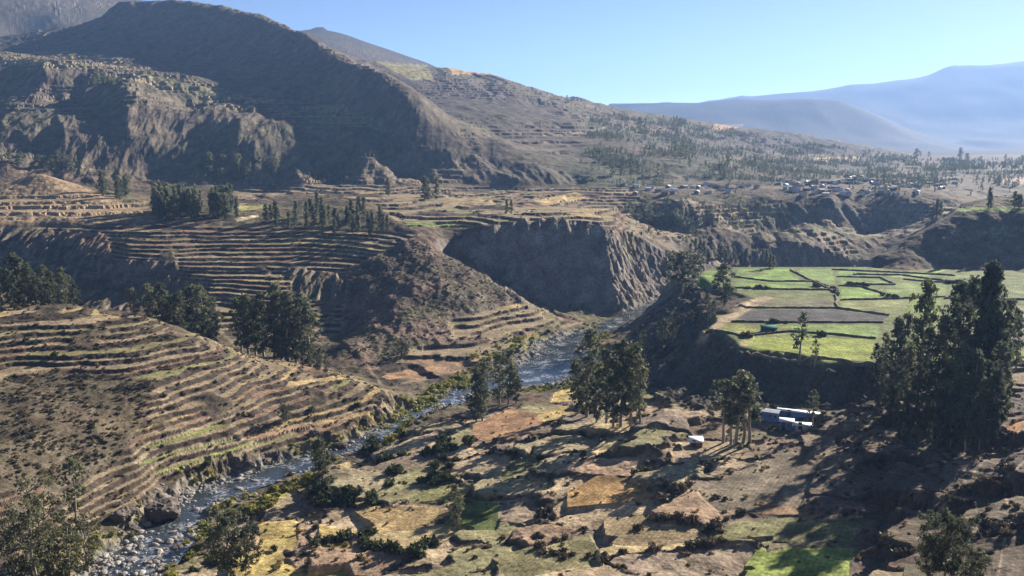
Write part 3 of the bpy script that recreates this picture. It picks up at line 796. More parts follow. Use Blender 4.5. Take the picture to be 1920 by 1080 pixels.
fl = FLAB.ravel()
LAND_LABEL = ['patchwork of small dry fields and banks in the foreground', 'near brown hillside with curved terraces left of the river', 'terraced slope in the middle distance behind the ravine trees',
              'bare brown nose of the hill running down to the river bend', 'dark grey cliff above the river bend', 'level plateau of small fields right of the river', 'shaded scrubby bluff below the field plateau',
              'dry valley terraces and gorge walls beyond the river', 'dry eroded mountainside with shaded gullies', 'hazy blue mountain range on the horizon', 'stony river bed']
for k in range(len(LAND)):
    idx = np.where(fl == k)[0]
    if len(idx): land(LAND[k], idx, LAND_LABEL[k], LAND[k] in ('plateau', 'distant_mountain'))
for i, (poly, col, txt) in enumerate(FIELDS):
    idx = np.where(fl == 100 + i)[0]
    if len(idx): land('field', idx, txt, True)


# finding places on the ground
def height(x, y):
    return float(bilin(Z1, ga, gl, np.array([x / y]), np.array([math.log(y)]))[0])


def ground_at(u, v, ymin=100):
    """the ground point that shows at a pixel of the photograph"""
    a, t = ray(u, v)
    i = min(max(np.searchsorted(ga, a) - 1, 0), NA - 2)
    f = (a - ga[i]) / (ga[i + 1] - ga[i])
    col = (Z1[:, i] * (1 - f) + Z1[:, i + 1] * f) / np.exp(gl)
    ok = np.where((col >= t) & (np.exp(gl) > ymin))[0]
    if len(ok) == 0: return None
    j = ok[0]
    if j > 0 and col[j] != col[j - 1]:
        g = min(max((t - col[j - 1]) / (col[j] - col[j - 1]), 0), 1)
    else: g = 1
    Y = math.exp(gl[j - 1] + (gl[j] - gl[j - 1]) * g)
    x = a * Y
    return Vector((x, Y, height(x, Y)))
# ------------------------------------------------------------------ plants and stones: shapes
def quads_mesh(name, q):
    """q: (n,4,3) corner array"""
    n = len(q)
    return mesh_from(name, q.reshape(-1, 3), np.arange(n * 4).reshape(n, 4))


def leaf_quads(rng, centres, radii, per, size, droop=.5, flat=.8):
    n = len(centres) * per
    c = np.repeat(centres, per, 0); r = np.repeat(radii, per)
    d = rng.normal(size=(n, 3)); d /= np.linalg.norm(d, axis=1)[:, None]
    rad = r * rng.random(n) ** .45
    p = c + d * rad[:, None] * np.array([1, 1, flat])
    ax = rng.normal(size=(n, 3)); ax[:, 2] -= droop * 1.4
    ax /= np.linalg.norm(ax, axis=1)[:, None]
    # blades turn outwards from their clump, so clumps shade as volumes
    o = d * .8 + rng.normal(size=(n, 3)) * .55
    bx_ = np.cross(ax, o); bx_ /= np.linalg.norm(bx_, axis=1)[:, None] + 1e-9
    s = size * (.6 + .8 * rng.random(n))
    L_, W = ax * s[:, None], bx_ * (s * .42)[:, None]
    return np.stack([p - W * .5, p + L_ * .45 - W, p + L_, p + L_ * .45 + W], 1)


def tube(path, rad, sides=6):
    """closed tapered tube through a list of points -> (verts, quads)"""
    path = np.asarray(path, float)
    vs, qs = [], []
    for i, p in enumerate(path):
        t = path[min(i + 1, len(path) - 1)] - path[max(i - 1, 0)]
        t /= np.linalg.norm(t) + 1e-9
        u = np.cross(t, [0.31, .95, .05]); u /= np.linalg.norm(u) + 1e-9
        w = np.cross(t, u)
        for k in range(sides):
            a = 2 * math.pi * k / sides
            vs.append(p + (u * math.cos(a) + w * math.sin(a)) * rad[i])
    for i in range(len(path) - 1):
        for k in range(sides):
            a, b = i * sides + k, i * sides + (k + 1) % sides
            qs.append((a, b, b + sides, a + sides))
    return np.array(vs), np.array(qs)


def join_tubes(name, tubes):
    V, Q, o = [], [], 0
    for v, q in tubes:
        V.append(v); Q.append(q + o); o += len(v)
    me = mesh_from(name, np.concatenate(V), np.concatenate(Q))
    me.polygons.foreach_set('use_smooth', np.ones(len(me.polygons), bool))
    return me


def tree_shape(seed, H=20.0, width=.26, base=.22, clumps=60, per=40, leaf=.75, sparse=0.0, lean=.02, stems=1, profile='column', droop=.6, clump_r=.055):
    rng = np.random.default_rng(seed)
    tubes, cs, rs = [], [], []
    for s in range(stems):
        bend = rng.normal(size=2) * lean * H * (1 + 1.5 * (stems > 1))
        hs = H * (1 if s == 0 else .72 + .22 * rng.random())
        off = np.zeros(2) if s == 0 else rng.normal(size=2) * .015 * H
        n = 9
        ks = np.linspace(0, 1, n)
        wob = np.cumsum(rng.normal(size=(n, 2)) * .006 * H, 0)
        path = np.stack([off[0] + bend[0] * ks ** 1.6 + wob[:, 0], off[1] + bend[1] * ks ** 1.6 + wob[:, 1], hs * ks * .96], 1)
        path[0, 2] -= .4
        tubes.append(tube(path, (.017 * H) * (1 - ks) ** .8 * (.8 if s else 1) + .02))
        nb = max(6, int(clumps / stems))
        for b in range(nb):
            k = base + (1 - base) * ((b + rng.random()) / nb)
            q = (k - base) / (1 - base)
            if profile == 'column': w = (math.sin(math.pi * min(1, q * .86 + .12)) ** .7)
            elif profile == 'round': w = math.sqrt(max(0, 1 - (2 * q - .95) ** 2)) + .05
            elif profile == 'spire': w = (1 - q) ** .8 * min(1, q * 5 + .4) + .05
            else: w = .75 + .35 * math.sin(q * 9 + seed)
            w *= width * H * .5 * (.55 + .6 * rng.random())
            a = rng.random() * 2 * math.pi
            i = min(int(k * (n - 1)), n - 2); f = k * (n - 1) - i
            p0 = path[i] * (1 - f) + path[i + 1] * f
            out = np.array([math.cos(a), math.sin(a), .35 + .5 * rng.random()])
            rr = w * (1 if rng.random() < .65 else .45)
            p1 = p0 + out * rr
            p1[2] = min(p1[2], H * 1.0)
            if rr > .06 * H and rng.random() < .7 and clumps > 20:
                tubes.append(tube([p0, (p0 + p1) / 2 + [0, 0, -.01 * H], p1], [.0055 * H, .0038 * H, .0015 * H], 4))
            if rng.random() < sparse: continue
            cs.append(p1); rs.append(clump_r * H * (.65 + .7 * rng.random()))
    cs, rs = np.array(cs), np.array(rs)
    crown = quads_mesh('crown', leaf_quads(rng, cs, rs, per, leaf * H / 20, droop, .85))
    return join_tubes('trunk', tubes), crown


def bush_shape(seed, n=10, per=26, leaf=.32, flat=.75, up=.3):
    rng = np.random.default_rng(seed)
    a = rng.random(n) * 2 * math.pi; r = np.sqrt(rng.random(n)) * .72
    c = np.stack([np.cos(a) * r, np.sin(a) * r, .18 + .6 * rng.random(n) * np.sqrt(np.maximum(0, 1 - r ** 2))], 1)
    q = leaf_quads(rng, c, .30 + .16 * rng.random(n), per, leaf, -up, flat)
    q[..., 2] = np.maximum(q[..., 2], -.12)
    return quads_mesh('bush', q)


def stone_shape(seed, sub=2, rough=.28, squash=.7):
    bm = bmesh.new()
    bmesh.ops.create_icosphere(bm, subdivisions=sub, radius=1)
    rng = np.random.default_rng(seed)
    planes = rng.normal(size=(7, 3)); planes /= np.linalg.norm(planes, axis=1)[:, None]
    for v in bm.verts:
        p = np.array(v.co)
        for pl in planes:                       # knocked-off facets
            dd = p @ pl - .78
            if dd > 0: p = p - pl * dd * .85
        p *= 1 + rough * .35 * math.sin(p[0] * 3.1 + seed) * math.sin(p[1] * 2.7 + seed * 2) + rough * .08 * rng.normal()
        v.co = p * np.array([1.15, .9, squash])
    me = bpy.data.meshes.new('stone'); bm.to_mesh(me); bm.free()
    return me


M_BARK = plain('bark', (.27, .235, .19), .9, .1, .3, 1.0)
M_LEAF = leaf_material('eucalyptus_leaves', (.075, .088, .050), (.165, .170, .092), .40)
M_LEAFL = leaf_material('pale_leaves', (.085, .098, .042), (.15, .15, .06), .3)
M_LEAFD = leaf_material('dark_leaves', (.052, .064, .040), (.120, .128, .070), .36)
M_SCRUB = leaf_material('dry_scrub', (.088, .076, .050), (.165, .130, .085), .15)
M_GREENSCRUB = leaf_material('green_scrub', (.040, .052, .022), (.09, .10, .04), .2)
M_RIVERSCRUB = leaf_material('yellow_green_scrub', (.17, .18, .04), (.33, .30, .075), .3)
M_STRAW = leaf_material('straw_tuft', (.20, .15, .075), (.36, .27, .13), .25)
M_ROCK = plain('river_rock', (.235, .215, .195), .85, .25, .4, 1.4)
M_BOULDER = plain('boulder_rock', (.105, .085, .070), .85, .2, .35, 2.0)

M_LEAFS = leaf_material('brownish_leaves', (.062, .070, .036), (.120, .118, .058), .35)
M_LEAFG = leaf_material('grey_green_leaves', (.085, .100, .060), (.160, .170, .098), .4)
TREES = {}


def tree_kind(key, mat, n, seed, **k):
    TREES[key] = []
    for i in range(n):
        tr, cr = tree_shape(seed + i * 13, **k)
        tr.materials.append(M_BARK); cr.materials.append(mat)
        TREES[key].append((tr, cr))


tree_kind('tall', M_LEAF, 4, 100, width=.29, base=.10, clumps=78, per=30, leaf=.60, clump_r=.042, sparse=.2)
tree_kind('dark', M_LEAFD, 4, 200, width=.31, base=.08, clumps=88, per=32, leaf=.60, clump_r=.044, sparse=.18)
tree_kind('slender', M_LEAF, 2, 300, width=.26, base=.30, clumps=36, per=30, leaf=.62, sparse=.15, clump_r=.045)
tree_kind('spire', M_LEAFD, 2, 400, width=.30, base=.08, clumps=90, per=44, leaf=.8, profile='spire')
tree_kind('round', M_LEAFD, 2, 500, width=.72, base=.12, clumps=95, per=44, leaf=.72, profile='round', clump_r=.068)
tree_kind('shaggy', M_LEAFS, 3, 600, width=.50, base=.06, clumps=66, per=26, leaf=.58, stems=3, profile='shag', lean=.05, clump_r=.06)
tree_kind('pale', M_LEAFL, 2, 700, width=.30, base=.17, clumps=66, per=30, leaf=.60, clump_r=.042)
tree_kind('grove', M_LEAFG, 4, 800, width=.24, base=.10, clumps=30, per=20, leaf=1.1, clump_r=.065, profile='spire')
tree_kind('far', M_LEAFG, 3, 900, width=.34, base=.06, clumps=13, per=10, leaf=2.2, clump_r=.11)
TCOUNT = {}
_rt = random.Random(5)


def add_tree(name, x, y, h, kind, label, group, wscale=1.0):
    z = height(x, y)
    root = bpy.data.objects.new(name, None)
    root.empty_display_size = .5
    COL.objects.link(root)
    root.location = (x, y, z - .15)
    s = h / 20.0
    root.scale = (s * wscale, s * wscale, s)
    root.rotation_euler = (0, 0, _rt.random() * 6.28)
    root['label'] = label; root['category'] = 'tree'
    if group: root['group'] = group
    k = TCOUNT.get(kind, 0); TCOUNT[kind] = k + 1
    tr, cr = TREES[kind][k % len(TREES[kind])]
    link('trunk', tr, None, root); link('crown', cr, None, root)
    return root


def tree_px(u, vtop, kind, label, group=None, base=None, Y=None, name='eucalyptus_tree', w=1.0):
    """a tree whose foot shows at (u, base), or stands at distance Y, and whose tip shows at vtop"""
    a, t = ray(u, vtop)
    if Y is None:
        p = ground_at(u, base)
        if p is None:
            p = ground_at(u, base + 15)
        x, Y = p.x, p.y
        a = x / Y
        t = ray(u, vtop)[1]
    x = a * Y
    h = max(2.0, t * Y - height(x, Y))
    return add_tree(name, x, Y, h, kind, label, group, w)


# bushes and stones: a few meshes each, used by single plants and by the ground cover
BUSH = {}
for key, mat, n, kw in [('scrub', M_SCRUB, 3, dict(leaf=.34)), ('green', M_GREENSCRUB, 3, dict(leaf=.36)), ('river', M_RIVERSCRUB, 3, dict(leaf=.40, flat=.8)), ('straw', M_STRAW, 2, dict(leaf=.55, n=6, per=16, up=1.2))]:
    BUSH[key] = []
    for i in range(n):
        me = bush_shape(50 + i * 7 + len(key), **kw)
        me.materials.append(mat); BUSH[key].append(me)
STONE = []
for i in range(5):
    me = stone_shape(i + 3); me.materials.append(M_ROCK); STONE.append(me)


def add_bush(x, y, size, kind, label, group, name='bush', zs=1.0):
    k = TCOUNT.get(kind, 0); TCOUNT[kind] = k + 1
    o = link(name, BUSH[kind][k % len(BUSH[kind])])
    o.location = (x, y, height(x, y) - .1 * size)
    o.scale = (size, size * (.8 + .4 * _rt.random()), size * zs)
    o.rotation_euler = (0, 0, _rt.random() * 6.28)
    o['label'] = label; o['category'] = 'bush'
    if group: o['group'] = group
    return o


def pick_points(density, limit, seed, ymax=1e9):
    """random ground points, density per square metre given on the grid, only where the camera sees them"""
    rng = np.random.default_rng(seed)
    area = (GY * np.gradient(gl)[:, None]) * (GY * np.gradient(ga)[None, :])
    lam = density * area * VIS * INF * (GY < ymax)
    tot = lam.sum()
    if tot > limit: lam = lam * (limit / tot)
    n = rng.poisson(lam)
    jj, ii = np.nonzero(n)
    jj, ii = np.repeat(jj, n[jj, ii]), np.repeat(ii, n[jj, ii])
    L_ = gl[jj] + (rng.random(len(jj)) - .5) * np.gradient(gl)[jj]
    a = ga[ii] + (rng.random(len(jj)) - .5) * np.gradient(ga)[ii]
    y = np.exp(L_); x = a * y
    return np.stack([x, y, bilin(Z1, ga, gl, a, L_)], 1)


def cover(name, pts, sizes, sources, label, sink=.1, zvar=.3, seed=0, tilt=0.0):
    """ground cover: one object that sets a few real plants (or stones) out over many points"""
    rng = np.random.default_rng(seed)
    n = len(pts)
    me = bpy.data.meshes.new(name)
    me.vertices.add(n)
    p = pts.copy(); p[:, 2] -= sizes * sink
    me.vertices.foreach_set('co', p.astype(np.float32).ravel())
    sc = np.stack([sizes * (.8 + .4 * rng.random(n)), sizes * (.8 + .4 * rng.random(n)), sizes * (1 - zvar + 2 * zvar * rng.random(n))], 1)
    at = me.attributes.new('size', 'FLOAT_VECTOR', 'POINT'); at.data.foreach_set('vector', sc.astype(np.float32).ravel())
    rot = np.stack([rng.normal(size=n) * tilt, rng.normal(size=n) * tilt, rng.random(n) * 6.283], 1)
    at = me.attributes.new('spin', 'FLOAT_VECTOR', 'POINT'); at.data.foreach_set('vector', rot.astype(np.float32).ravel())
    o = link(name, me)
    ng = bpy.data.node_groups.new(name, 'GeometryNodeTree')
    ng.interface.new_socket('Geometry', in_out='INPUT', socket_type='NodeSocketGeometry')
    ng.interface.new_socket('Geometry', in_out='OUTPUT', socket_type='NodeSocketGeometry')
    N, L = ng.nodes.new, ng.links.new
    gi, go = N('NodeGroupInput'), N('NodeGroupOutput')
    jn = N('GeometryNodeJoinGeometry')
    for s in sources:
        oi = N('GeometryNodeObjectInfo'); oi.transform_space = 'ORIGINAL'
        oi.inputs['Object'].default_value = s; oi.inputs['As Instance'].default_value = True
        L(oi.outputs['Geometry'], jn.inputs[0])
    ip = N('GeometryNodeInstanceOnPoints'); ip.inputs['Pick Instance'].default_value = True
    a1 = N('GeometryNodeInputNamedAttribute'); a1.data_type = 'FLOAT_VECTOR'; a1.inputs['Name'].default_value = 'size'
    a2 = N('GeometryNodeInputNamedAttribute'); a2.data_type = 'FLOAT_VECTOR'; a2.inputs['Name'].default_value = 'spin'
    er = N('FunctionNodeEulerToRotation')
    L(gi.outputs[0], ip.inputs['Points']); L(jn.outputs[0], ip.inputs['Instance'])
    L(a2.outputs['Attribute'], er.inputs[0]); L(er.outputs[0], ip.inputs['Rotation'])
    L(a1.outputs['Attribute'], ip.inputs['Scale'])
    L(ip.outputs[0], go.inputs[0])
    md = o.modifiers.new('cover', 'NODES'); md.node_group = ng
    o['kind'] = 'stuff'; o['label'] = label
    return o
# ------------------------------------------------------------------ water
def build_water():
    pts = np.array(RIVER); w = np.array(RW, float) * 1.5
    V, Q = [], []
    s = np.linspace(0, len(pts) - 1, 260)
    k = np.arange(len(pts))
    px, py, pw = np.interp(s, k, pts[:, 0]), np.interp(s, k, pts[:, 1]), np.interp(s, k, w)
    for _ in range(6):
        px[1:-1] = (px[:-2] + px[1:-1] * 2 + px[2:]) / 4; py[1:-1] = (py[:-2] + py[1:-1] * 2 + py[2:]) / 4
    tx, ty = np.gradient(px), np.gradient(py)
    l = np.hypot(tx, ty)
    nx, ny = ty / l, -tx / l
    m = 7
    for i in range(len(s)):
        for j in range(m):
            f = (j / (m - 1) - .5) * 2
            V.append((px[i] + nx[i] * pw[i] * f, py[i] + ny[i] * pw[i] * f, ZR - .28))
    for i in range(len(s) - 1):
        for j in range(m - 1):
            a = i * m + j
            Q.append((a, a + 1, a + m + 1, a + m))
    mat, nt, b = new_mat('river_water')
    N, L = nt.nodes.new, nt.links.new
    geo = N('ShaderNodeNewGeometry')
    n1 = N('ShaderNodeTexNoise'); n1.inputs['Scale'].default_value = 1.1; n1.inputs['Detail'].default_value = 4
    n2 = N('ShaderNodeTexNoise'); n2.inputs['Scale'].default_value = .16; n2.inputs['Detail'].default_value = 5; n2.inputs['Roughness'].default_value = .7
    L(geo.outputs['Position'], n1.inputs['Vector']); L(geo.outputs['Position'], n2.inputs['Vector'])
    bp = N('ShaderNodeBump'); bp.inputs['Strength'].default_value = .35; bp.inputs['Distance'].default_value = .12
    L(n1.outputs[0], bp.inputs['Height']); L(bp.outputs[0], b.inputs['Normal'])
    r = N('ShaderNodeValToRGB')
    r.color_ramp.elements[0].position = .54; r.color_ramp.elements[0].color = (.030, .036, .038, 1)
    r.color_ramp.elements[1].position = .71; r.color_ramp.elements[1].color = (.42, .44, .45, 1)
    mm = N('ShaderNodeMath'); mm.operation = 'MULTIPLY_ADD'; mm.inputs[1].default_value = .35
    L(n1.outputs[0], mm.inputs[0]); m3 = N('ShaderNodeMath'); m3.operation = 'MULTIPLY'; m3.inputs[1].default_value = .72
    L(n2.outputs[0], m3.inputs[0]); L(m3.outputs[0], mm.inputs[2])
    L(mm.outputs[0], r.inputs[0]); L(r.outputs[0], b.inputs['Base Color'])
    b.inputs['Roughness'].default_value = .12; b.inputs['Specular IOR Level'].default_value = .5
    o = link('river_water', mesh_from('river_water', np.array(V), np.array(Q)), mat)
    o['kind'] = 'structure'; o['label'] = 'shallow grey river with white riffles between stony banks'
build_water()

# ------------------------------------------------------------------ trees, grove by grove
ORD = ['first', 'second', 'third', 'fourth', 'fifth', 'sixth', 'seventh', 'eighth', 'ninth', 'tenth', 'eleventh', 'twelfth', 'thirteenth', 'fourteenth', 'fifteenth', 'sixteenth', 'seventeenth', 'eighteenth', 'nineteenth', 'twentieth', 'twenty-first', 'twenty-second']


def grove(rows, what, where, group, **k):
    rows = sorted(rows, key=lambda r: r[0])
    for i, r in enumerate(rows):
        kw = dict(k)
        kw.update(r[3] if len(r) > 3 else {})
        nm = 'leftmost' if i == 0 else 'rightmost' if i == len(rows) - 1 else ORD[i] + ' from left,'
        tree_px(r[0], r[1], r[2], f'{what} {where}, {nm.rstrip(",")}', group, **kw)


R1 = random.Random(3)
grove([(u, v, R1.choice(['tall', 'dark']), dict(Y=R1.uniform(326, 350))) for u, v in [(-4, 497), (14, 505), (27, 472), (38, 478), (53, 490), (66, 515), (74, 496), (91, 506), (111, 499), (127, 512), (139, 530)]],
      'tall eucalyptus', 'on the near hill crest at the left edge', 'eucalyptus grove at the left edge', w=1.05)
grove([(u, v, R1.choice(['tall', 'dark']), dict(Y=R1.uniform(342, 366))) for u, v in [(246, 537), (272, 531), (284, 535), (299, 530), (312, 543), (330, 545), (347, 538), (363, 533), (377, 528), (388, 542), (395, 556)]],
      'eucalyptus', 'rising from the ravine behind the near hill', 'eucalyptus trees in the shaded ravine')
grove([(u, v, k, dict(Y=R1.uniform(340, 362))) for u, v, k in [(446, 555, 'pale'), (460, 548, 'pale'), (474, 558, 'tall'), (489, 547, 'tall'), (507, 528, 'tall'), (521, 544, 'dark'), (534, 537, 'tall'), (550, 547, 'dark'), (564, 550, 'tall'), (577, 564, 'dark')]],
      'leafy eucalyptus', 'in front of the middle terraces', 'eucalyptus clump in front of the middle terraces', w=1.1)
grove([(580, 657, 'tall', {}), (597, 651, 'dark', {}), (612, 662, 'tall', {})], 'small eucalyptus', 'in the ravine mouth by the tip of the near hill', 'small trees in the ravine mouth', Y=322)
grove([(1085, 668, 'dark', dict(base=775)), (1101, 606, 'tall', dict(base=782)), (1118, 690, 'dark', dict(base=792)), (1136, 650, 'pale', dict(base=792)), (1150, 668, 'tall', dict(base=800)), (1163, 632, 'tall', dict(base=800)), (1182, 640, 'pale', dict(base=798)), (1200, 662, 'tall', dict(base=792))],
      'big dark eucalyptus', 'in the tall clump right of the river', 'tall eucalyptus clump right of the river', w=1.0)
grove([(893, 690, 'dark', dict(base=792)), (905, 678, 'dark', dict(base=788)), (936, 657, 'tall', dict(base=757)), (953, 651, 'tall', dict(base=758)), (968, 690, 'dark', dict(base=757))],
      'eucalyptus', 'standing on the river bank at the pale water', 'eucalyptus trees on the near river bank', w=1.05)
grove([(1356, 705, 'slender', dict(base=830)), (1370, 722, 'slender', dict(base=833)), (1379, 690, 'slender', dict(base=832)), (1393, 700, 'slender', dict(base=830)), (1406, 696, 'slender', dict(base=828))],
      'bare-stemmed eucalyptus', 'beside the blue farm buildings', 'slender eucalyptus trees beside the farm buildings', w=1.35)
tree_px(1522, 728, 'slender', 'slender tree behind the long white roof, on the shaded bluff', base=800, w=1.2)
tree_px(1497, 582, 'slender', 'lone slender tree in front of the large yellow-green field', base=684, w=1.1)
tree_px(1526, 634, 'slender', 'short thin tree beside the lone slender tree at the yellow-green field', base=690, w=1.1)
tree_px(1358, 492, 'dark', 'tall dark tree at the left rim of the green plateau', base=572, w=1.5)
tree_px(1279, 472, 'round', 'large round dark tree at the far left corner of the plateau', base=552, w=1.25)
grove([(1207, 618, 'tall', dict(base=668)), (1243, 596, 'dark', dict(base=648)), (1262, 584, 'tall', dict(base=640)), (1300, 560, 'dark', dict(base=612)), (1326, 548, 'tall', dict(base=602)), (1338, 562, 'dark', dict(base=598))],
      'tree', 'on the shaded bluff left of the plateau', 'trees on the shaded bluff', w=1.2)
grove([(1640, 642, 'dark', dict(base=722)), (1655, 622, 'tall', dict(base=728)), (1672, 592, 'dark', dict(base=742)), (1690, 586, 'dark', dict(base=746)), (1702, 645, 'tall', dict(base=765)), (1720, 520, 'pale', dict(base=740)), (1736, 612, 'tall', dict(base=772)),
       (1764, 582, 'tall', dict(base=772)), (1777, 522, 'dark', dict(base=762)), (1800, 514, 'dark', dict(base=772)), (1829, 488, 'spire', dict(base=782)), (1846, 532, 'dark', dict(base=772)), (1861, 560, 'dark', dict(base=762)), (1886, 558, 'tall', dict(base=705)), (1905, 580, 'tall', dict(base=695))],
      'tall dark tree', 'in the big grove by the right edge', 'big dark grove by the right edge', w=.76)
grove([(1664, 690, 'tall', dict(base=775)), (1715, 700, 'dark', dict(base=795)), (1750, 682, 'tall', dict(base=802)), (1786, 642, 'dark', dict(base=822)), (1820, 652, 'tall', dict(base=832)), (1851, 690, 'dark', dict(base=832)), (1872, 640, 'dark', dict(base=802))],
      'leafy dark tree', 'in the front row of the big right grove', 'front row of the big right grove', w=.9)
grove([(1648, 716, 'round', dict(base=772)), (1676, 728, 'round', dict(base=795)), (1703, 738, 'round', dict(base=812)), (1728, 742, 'round', dict(base=818)), (1757, 752, 'round', dict(base=832)), (1782, 742, 'round', dict(base=838)), (1808, 750, 'round', dict(base=846)), (1836, 742, 'round', dict(base=842)), (1858, 732, 'round', dict(base=822)), (1690, 770, 'round', dict(base=835))],
      'low dense bushy tree', 'in the shade under the big right grove', 'bushy trees under the big right grove', w=.7, name='bushy_tree')
tree_px(608, 818, 'dark', 'dark tree on the river bank below the tan terrace', base=925, w=1.1)
tree_px(597, 838, 'tall', 'smaller tree touching the dark river bank tree below the tan terrace', base=918)
tree_px(854, 908, 'tall', 'lone bushy tree in front of the small green meadow', base=996, w=1.2)
grove([(30, 985, 'shaggy', dict(base=1095)), (62, 930, 'shaggy', dict(base=1092)), (95, 888, 'shaggy', dict(base=1075)), (145, 852, 'slender', dict(base=1010)), (130, 955, 'shaggy', dict(base=1088)), (166, 958, 'shaggy', dict(base=1072))],
      'shaggy pale tree', 'in the bottom left corner beside the river', 'shaggy trees in the bottom left corner', name='shaggy_tree')
tree_px(428, 962, 'round', 'dense dark bushy tree at the water edge, bottom of the view', base=1085, name='bushy_tree', w=.8)
tree_px(462, 990, 'round', 'low dark bushy tree right of the water edge, bottom of the view', base=1078, name='bushy_tree', w=.8)
tree_px(1770, 962, 'round', 'round dark tree in the bottom right corner', base=1092, name='bushy_tree', w=.85)
tree_px(1742, 1004, 'round', 'smaller dark tree touching the round tree in the bottom right corner', base=1092, name='bushy_tree', w=.8)
tree_px(1818, 1030, 'round', 'low dark tree right of the round tree in the bottom right corner', base=1098, name='bushy_tree', w=.9)
tree_px(535, 758, 'round', 'single round green bush-like tree on the tan terraces of the near hill', base=794, name='bushy_tree', w=.9)
tree_px(756, 640, 'round', 'round dark tree at the foot of the brown nose', base=672, name='bushy_tree', w=1.0)


def inpoly(rng, poly):
    us, vs = [p[0] for p in poly], [p[1] for p in poly]
    while True:
        u, v = rng.uniform(min(us), max(us)), rng.uniform(min(vs), max(vs))
        if inside(np.array([u]), np.array([v]), poly)[0]: return u, v


def wood(n, poly, hpx, kind, label, group, seed, w=1.0, name='eucalyptus_tree'):
    rng = random.Random(seed)
    for i in range(n):
        u, v = inpoly(rng, poly)
        p = ground_at(u, v, 300)
        if p is None: continue
        h = rng.uniform(*hpx) * p.y / F_PX
        add_tree(name, p.x, p.y, h, kind, label, group, w * rng.uniform(.85, 1.2))


wood(64, [(286, 412), (446, 414), (440, 396), (292, 392)], (42, 58), 'grove', 'eucalyptus in the dense dark grove between the tan hill and the middle terraces', 'dense grove below the foothills', 1, 1.0)
wood(44, [(490, 418), (560, 398), (700, 404), (765, 442), (720, 448), (560, 434)], (24, 42), 'grove', 'dark tree in the scattered wood on the low brown mound', 'scattered wood on the brown mound', 2, 1.2)
wood(9, [(180, 360), (245, 366), (240, 376), (185, 372)], (30, 45), 'grove', 'tree in the small clump behind the tan hill', 'tree clump behind the tan hill', 3, 1.2)
wood(4, [(796, 374), (824, 374), (824, 378), (796, 378)], (36, 48), 'grove', 'dark tree in the lone clump below the mountain foot', 'lone tree clump below the mountain', 4, 1.2)
wood(2, [(720, 364), (732, 364), (732, 368), (720, 368)], (28, 36), 'grove', 'slim tree left of the lone clump below the mountain foot', 'slim pair below the mountain', 5)
wood(2, [(950, 398), (962, 398), (962, 402), (950, 402)], (26, 32), 'grove', 'small dark tree on the shelf fields behind the cliff', 'small trees on the shelf fields', 6, 1.2)
wood(4, [(1740, 412), (1768, 400), (1768, 408), (1745, 420)], (28, 38), 'grove', 'tree at the left end of the shaded bluff crest', 'trees at the end of the shaded bluff', 7, 1.3)
wood(2, [(1852, 390), (1868, 390), (1868, 392), (1852, 392)], (32, 42), 'grove', 'slim tree on the skyline of the shaded bluff', 'slim trees on the shaded bluff', 8, 1.0)
wood(3, [(1902, 389), (1920, 389), (1920, 391), (1902, 391)], (26, 34), 'grove', 'bushy tree on the shaded bluff crest at the right edge', 'bushy trees on the shaded bluff', 9, 1.6)
wood(5, [(1090, 150 + 42), (1060, 186), (1000, 170), (1005, 172), (1110, 196)], (6, 9), 'far', 'tiny tree on the ridge skyline', 'tiny trees on the ridge skyline', 10, 1.2)
wood(12, [(1705, 290), (1920, 300), (1920, 306), (1700, 300)], (10, 18), 'far', 'distant tree at the far edge of the valley plain', 'distant trees at the far edge of the plain', 11, 1.2)
wood(26, [(1160, 392), (1300, 420), (1300, 445), (1230, 432)], (18, 30), 'far', 'grey-green tree on the slope right of the cliff', 'trees on the slope right of the cliff', 12, 1.3)
wood(30, [(1140, 230), (1420, 260), (1420, 345), (1100, 335)], (14, 26), 'far', 'grey-green tree in the open wood on the right mountain foot', 'open wood on the right mountain foot', 13, 1.3)
wood(22, [(380, 300), (520, 300), (520, 345), (400, 345)], (16, 26), 'far', 'tree in the dark wood at the foot of the eroded foothills', 'wood at the foot of the foothills', 14, 1.3)
wood(16, [(0, 300), (130, 300), (150, 330), (100, 330), (0, 322)], (14, 24), 'far', 'tree in the dark wood behind the tan hill', 'dark wood behind the tan hill', 15, 1.3)
wood(10, [(170, 150), (215, 152), (215, 165), (165, 165)], (16, 26), 'far', 'tree in the small wood high on the foothill bench', 'small wood on the foothill bench', 16, 1.2)
wood(20, [(1300, 470), (1480, 500), (1440, 505), (1290, 490)], (20, 34), 'grove', 'tree in the shaded gorge beyond the plateau', 'trees in the gorge beyond the plateau', 17, 1.3)

# ------------------------------------------------------------------ bushes
def bushes(n, poly, size, kind, label, group, seed, zs=1.0):
    rng = random.Random(seed)
    out = []
    for i in range(n):
        for _ in range(25):                     # bushes gather on the banks between plots
            u, v = inpoly(rng, poly)
            p = ground_at(u, v)
            if p is None or kind in ('river', 'straw') or float(bilin(CELL_EDGE, ga, gl, np.array([p.x / p.y]), np.array([math.log(p.y)]))[0]) < .12: break
        if p is None: continue
        out.append(add_bush(p.x, p.y, rng.uniform(*size), kind, label, group, zs=zs * rng.uniform(.8, 1.2)))
    return out


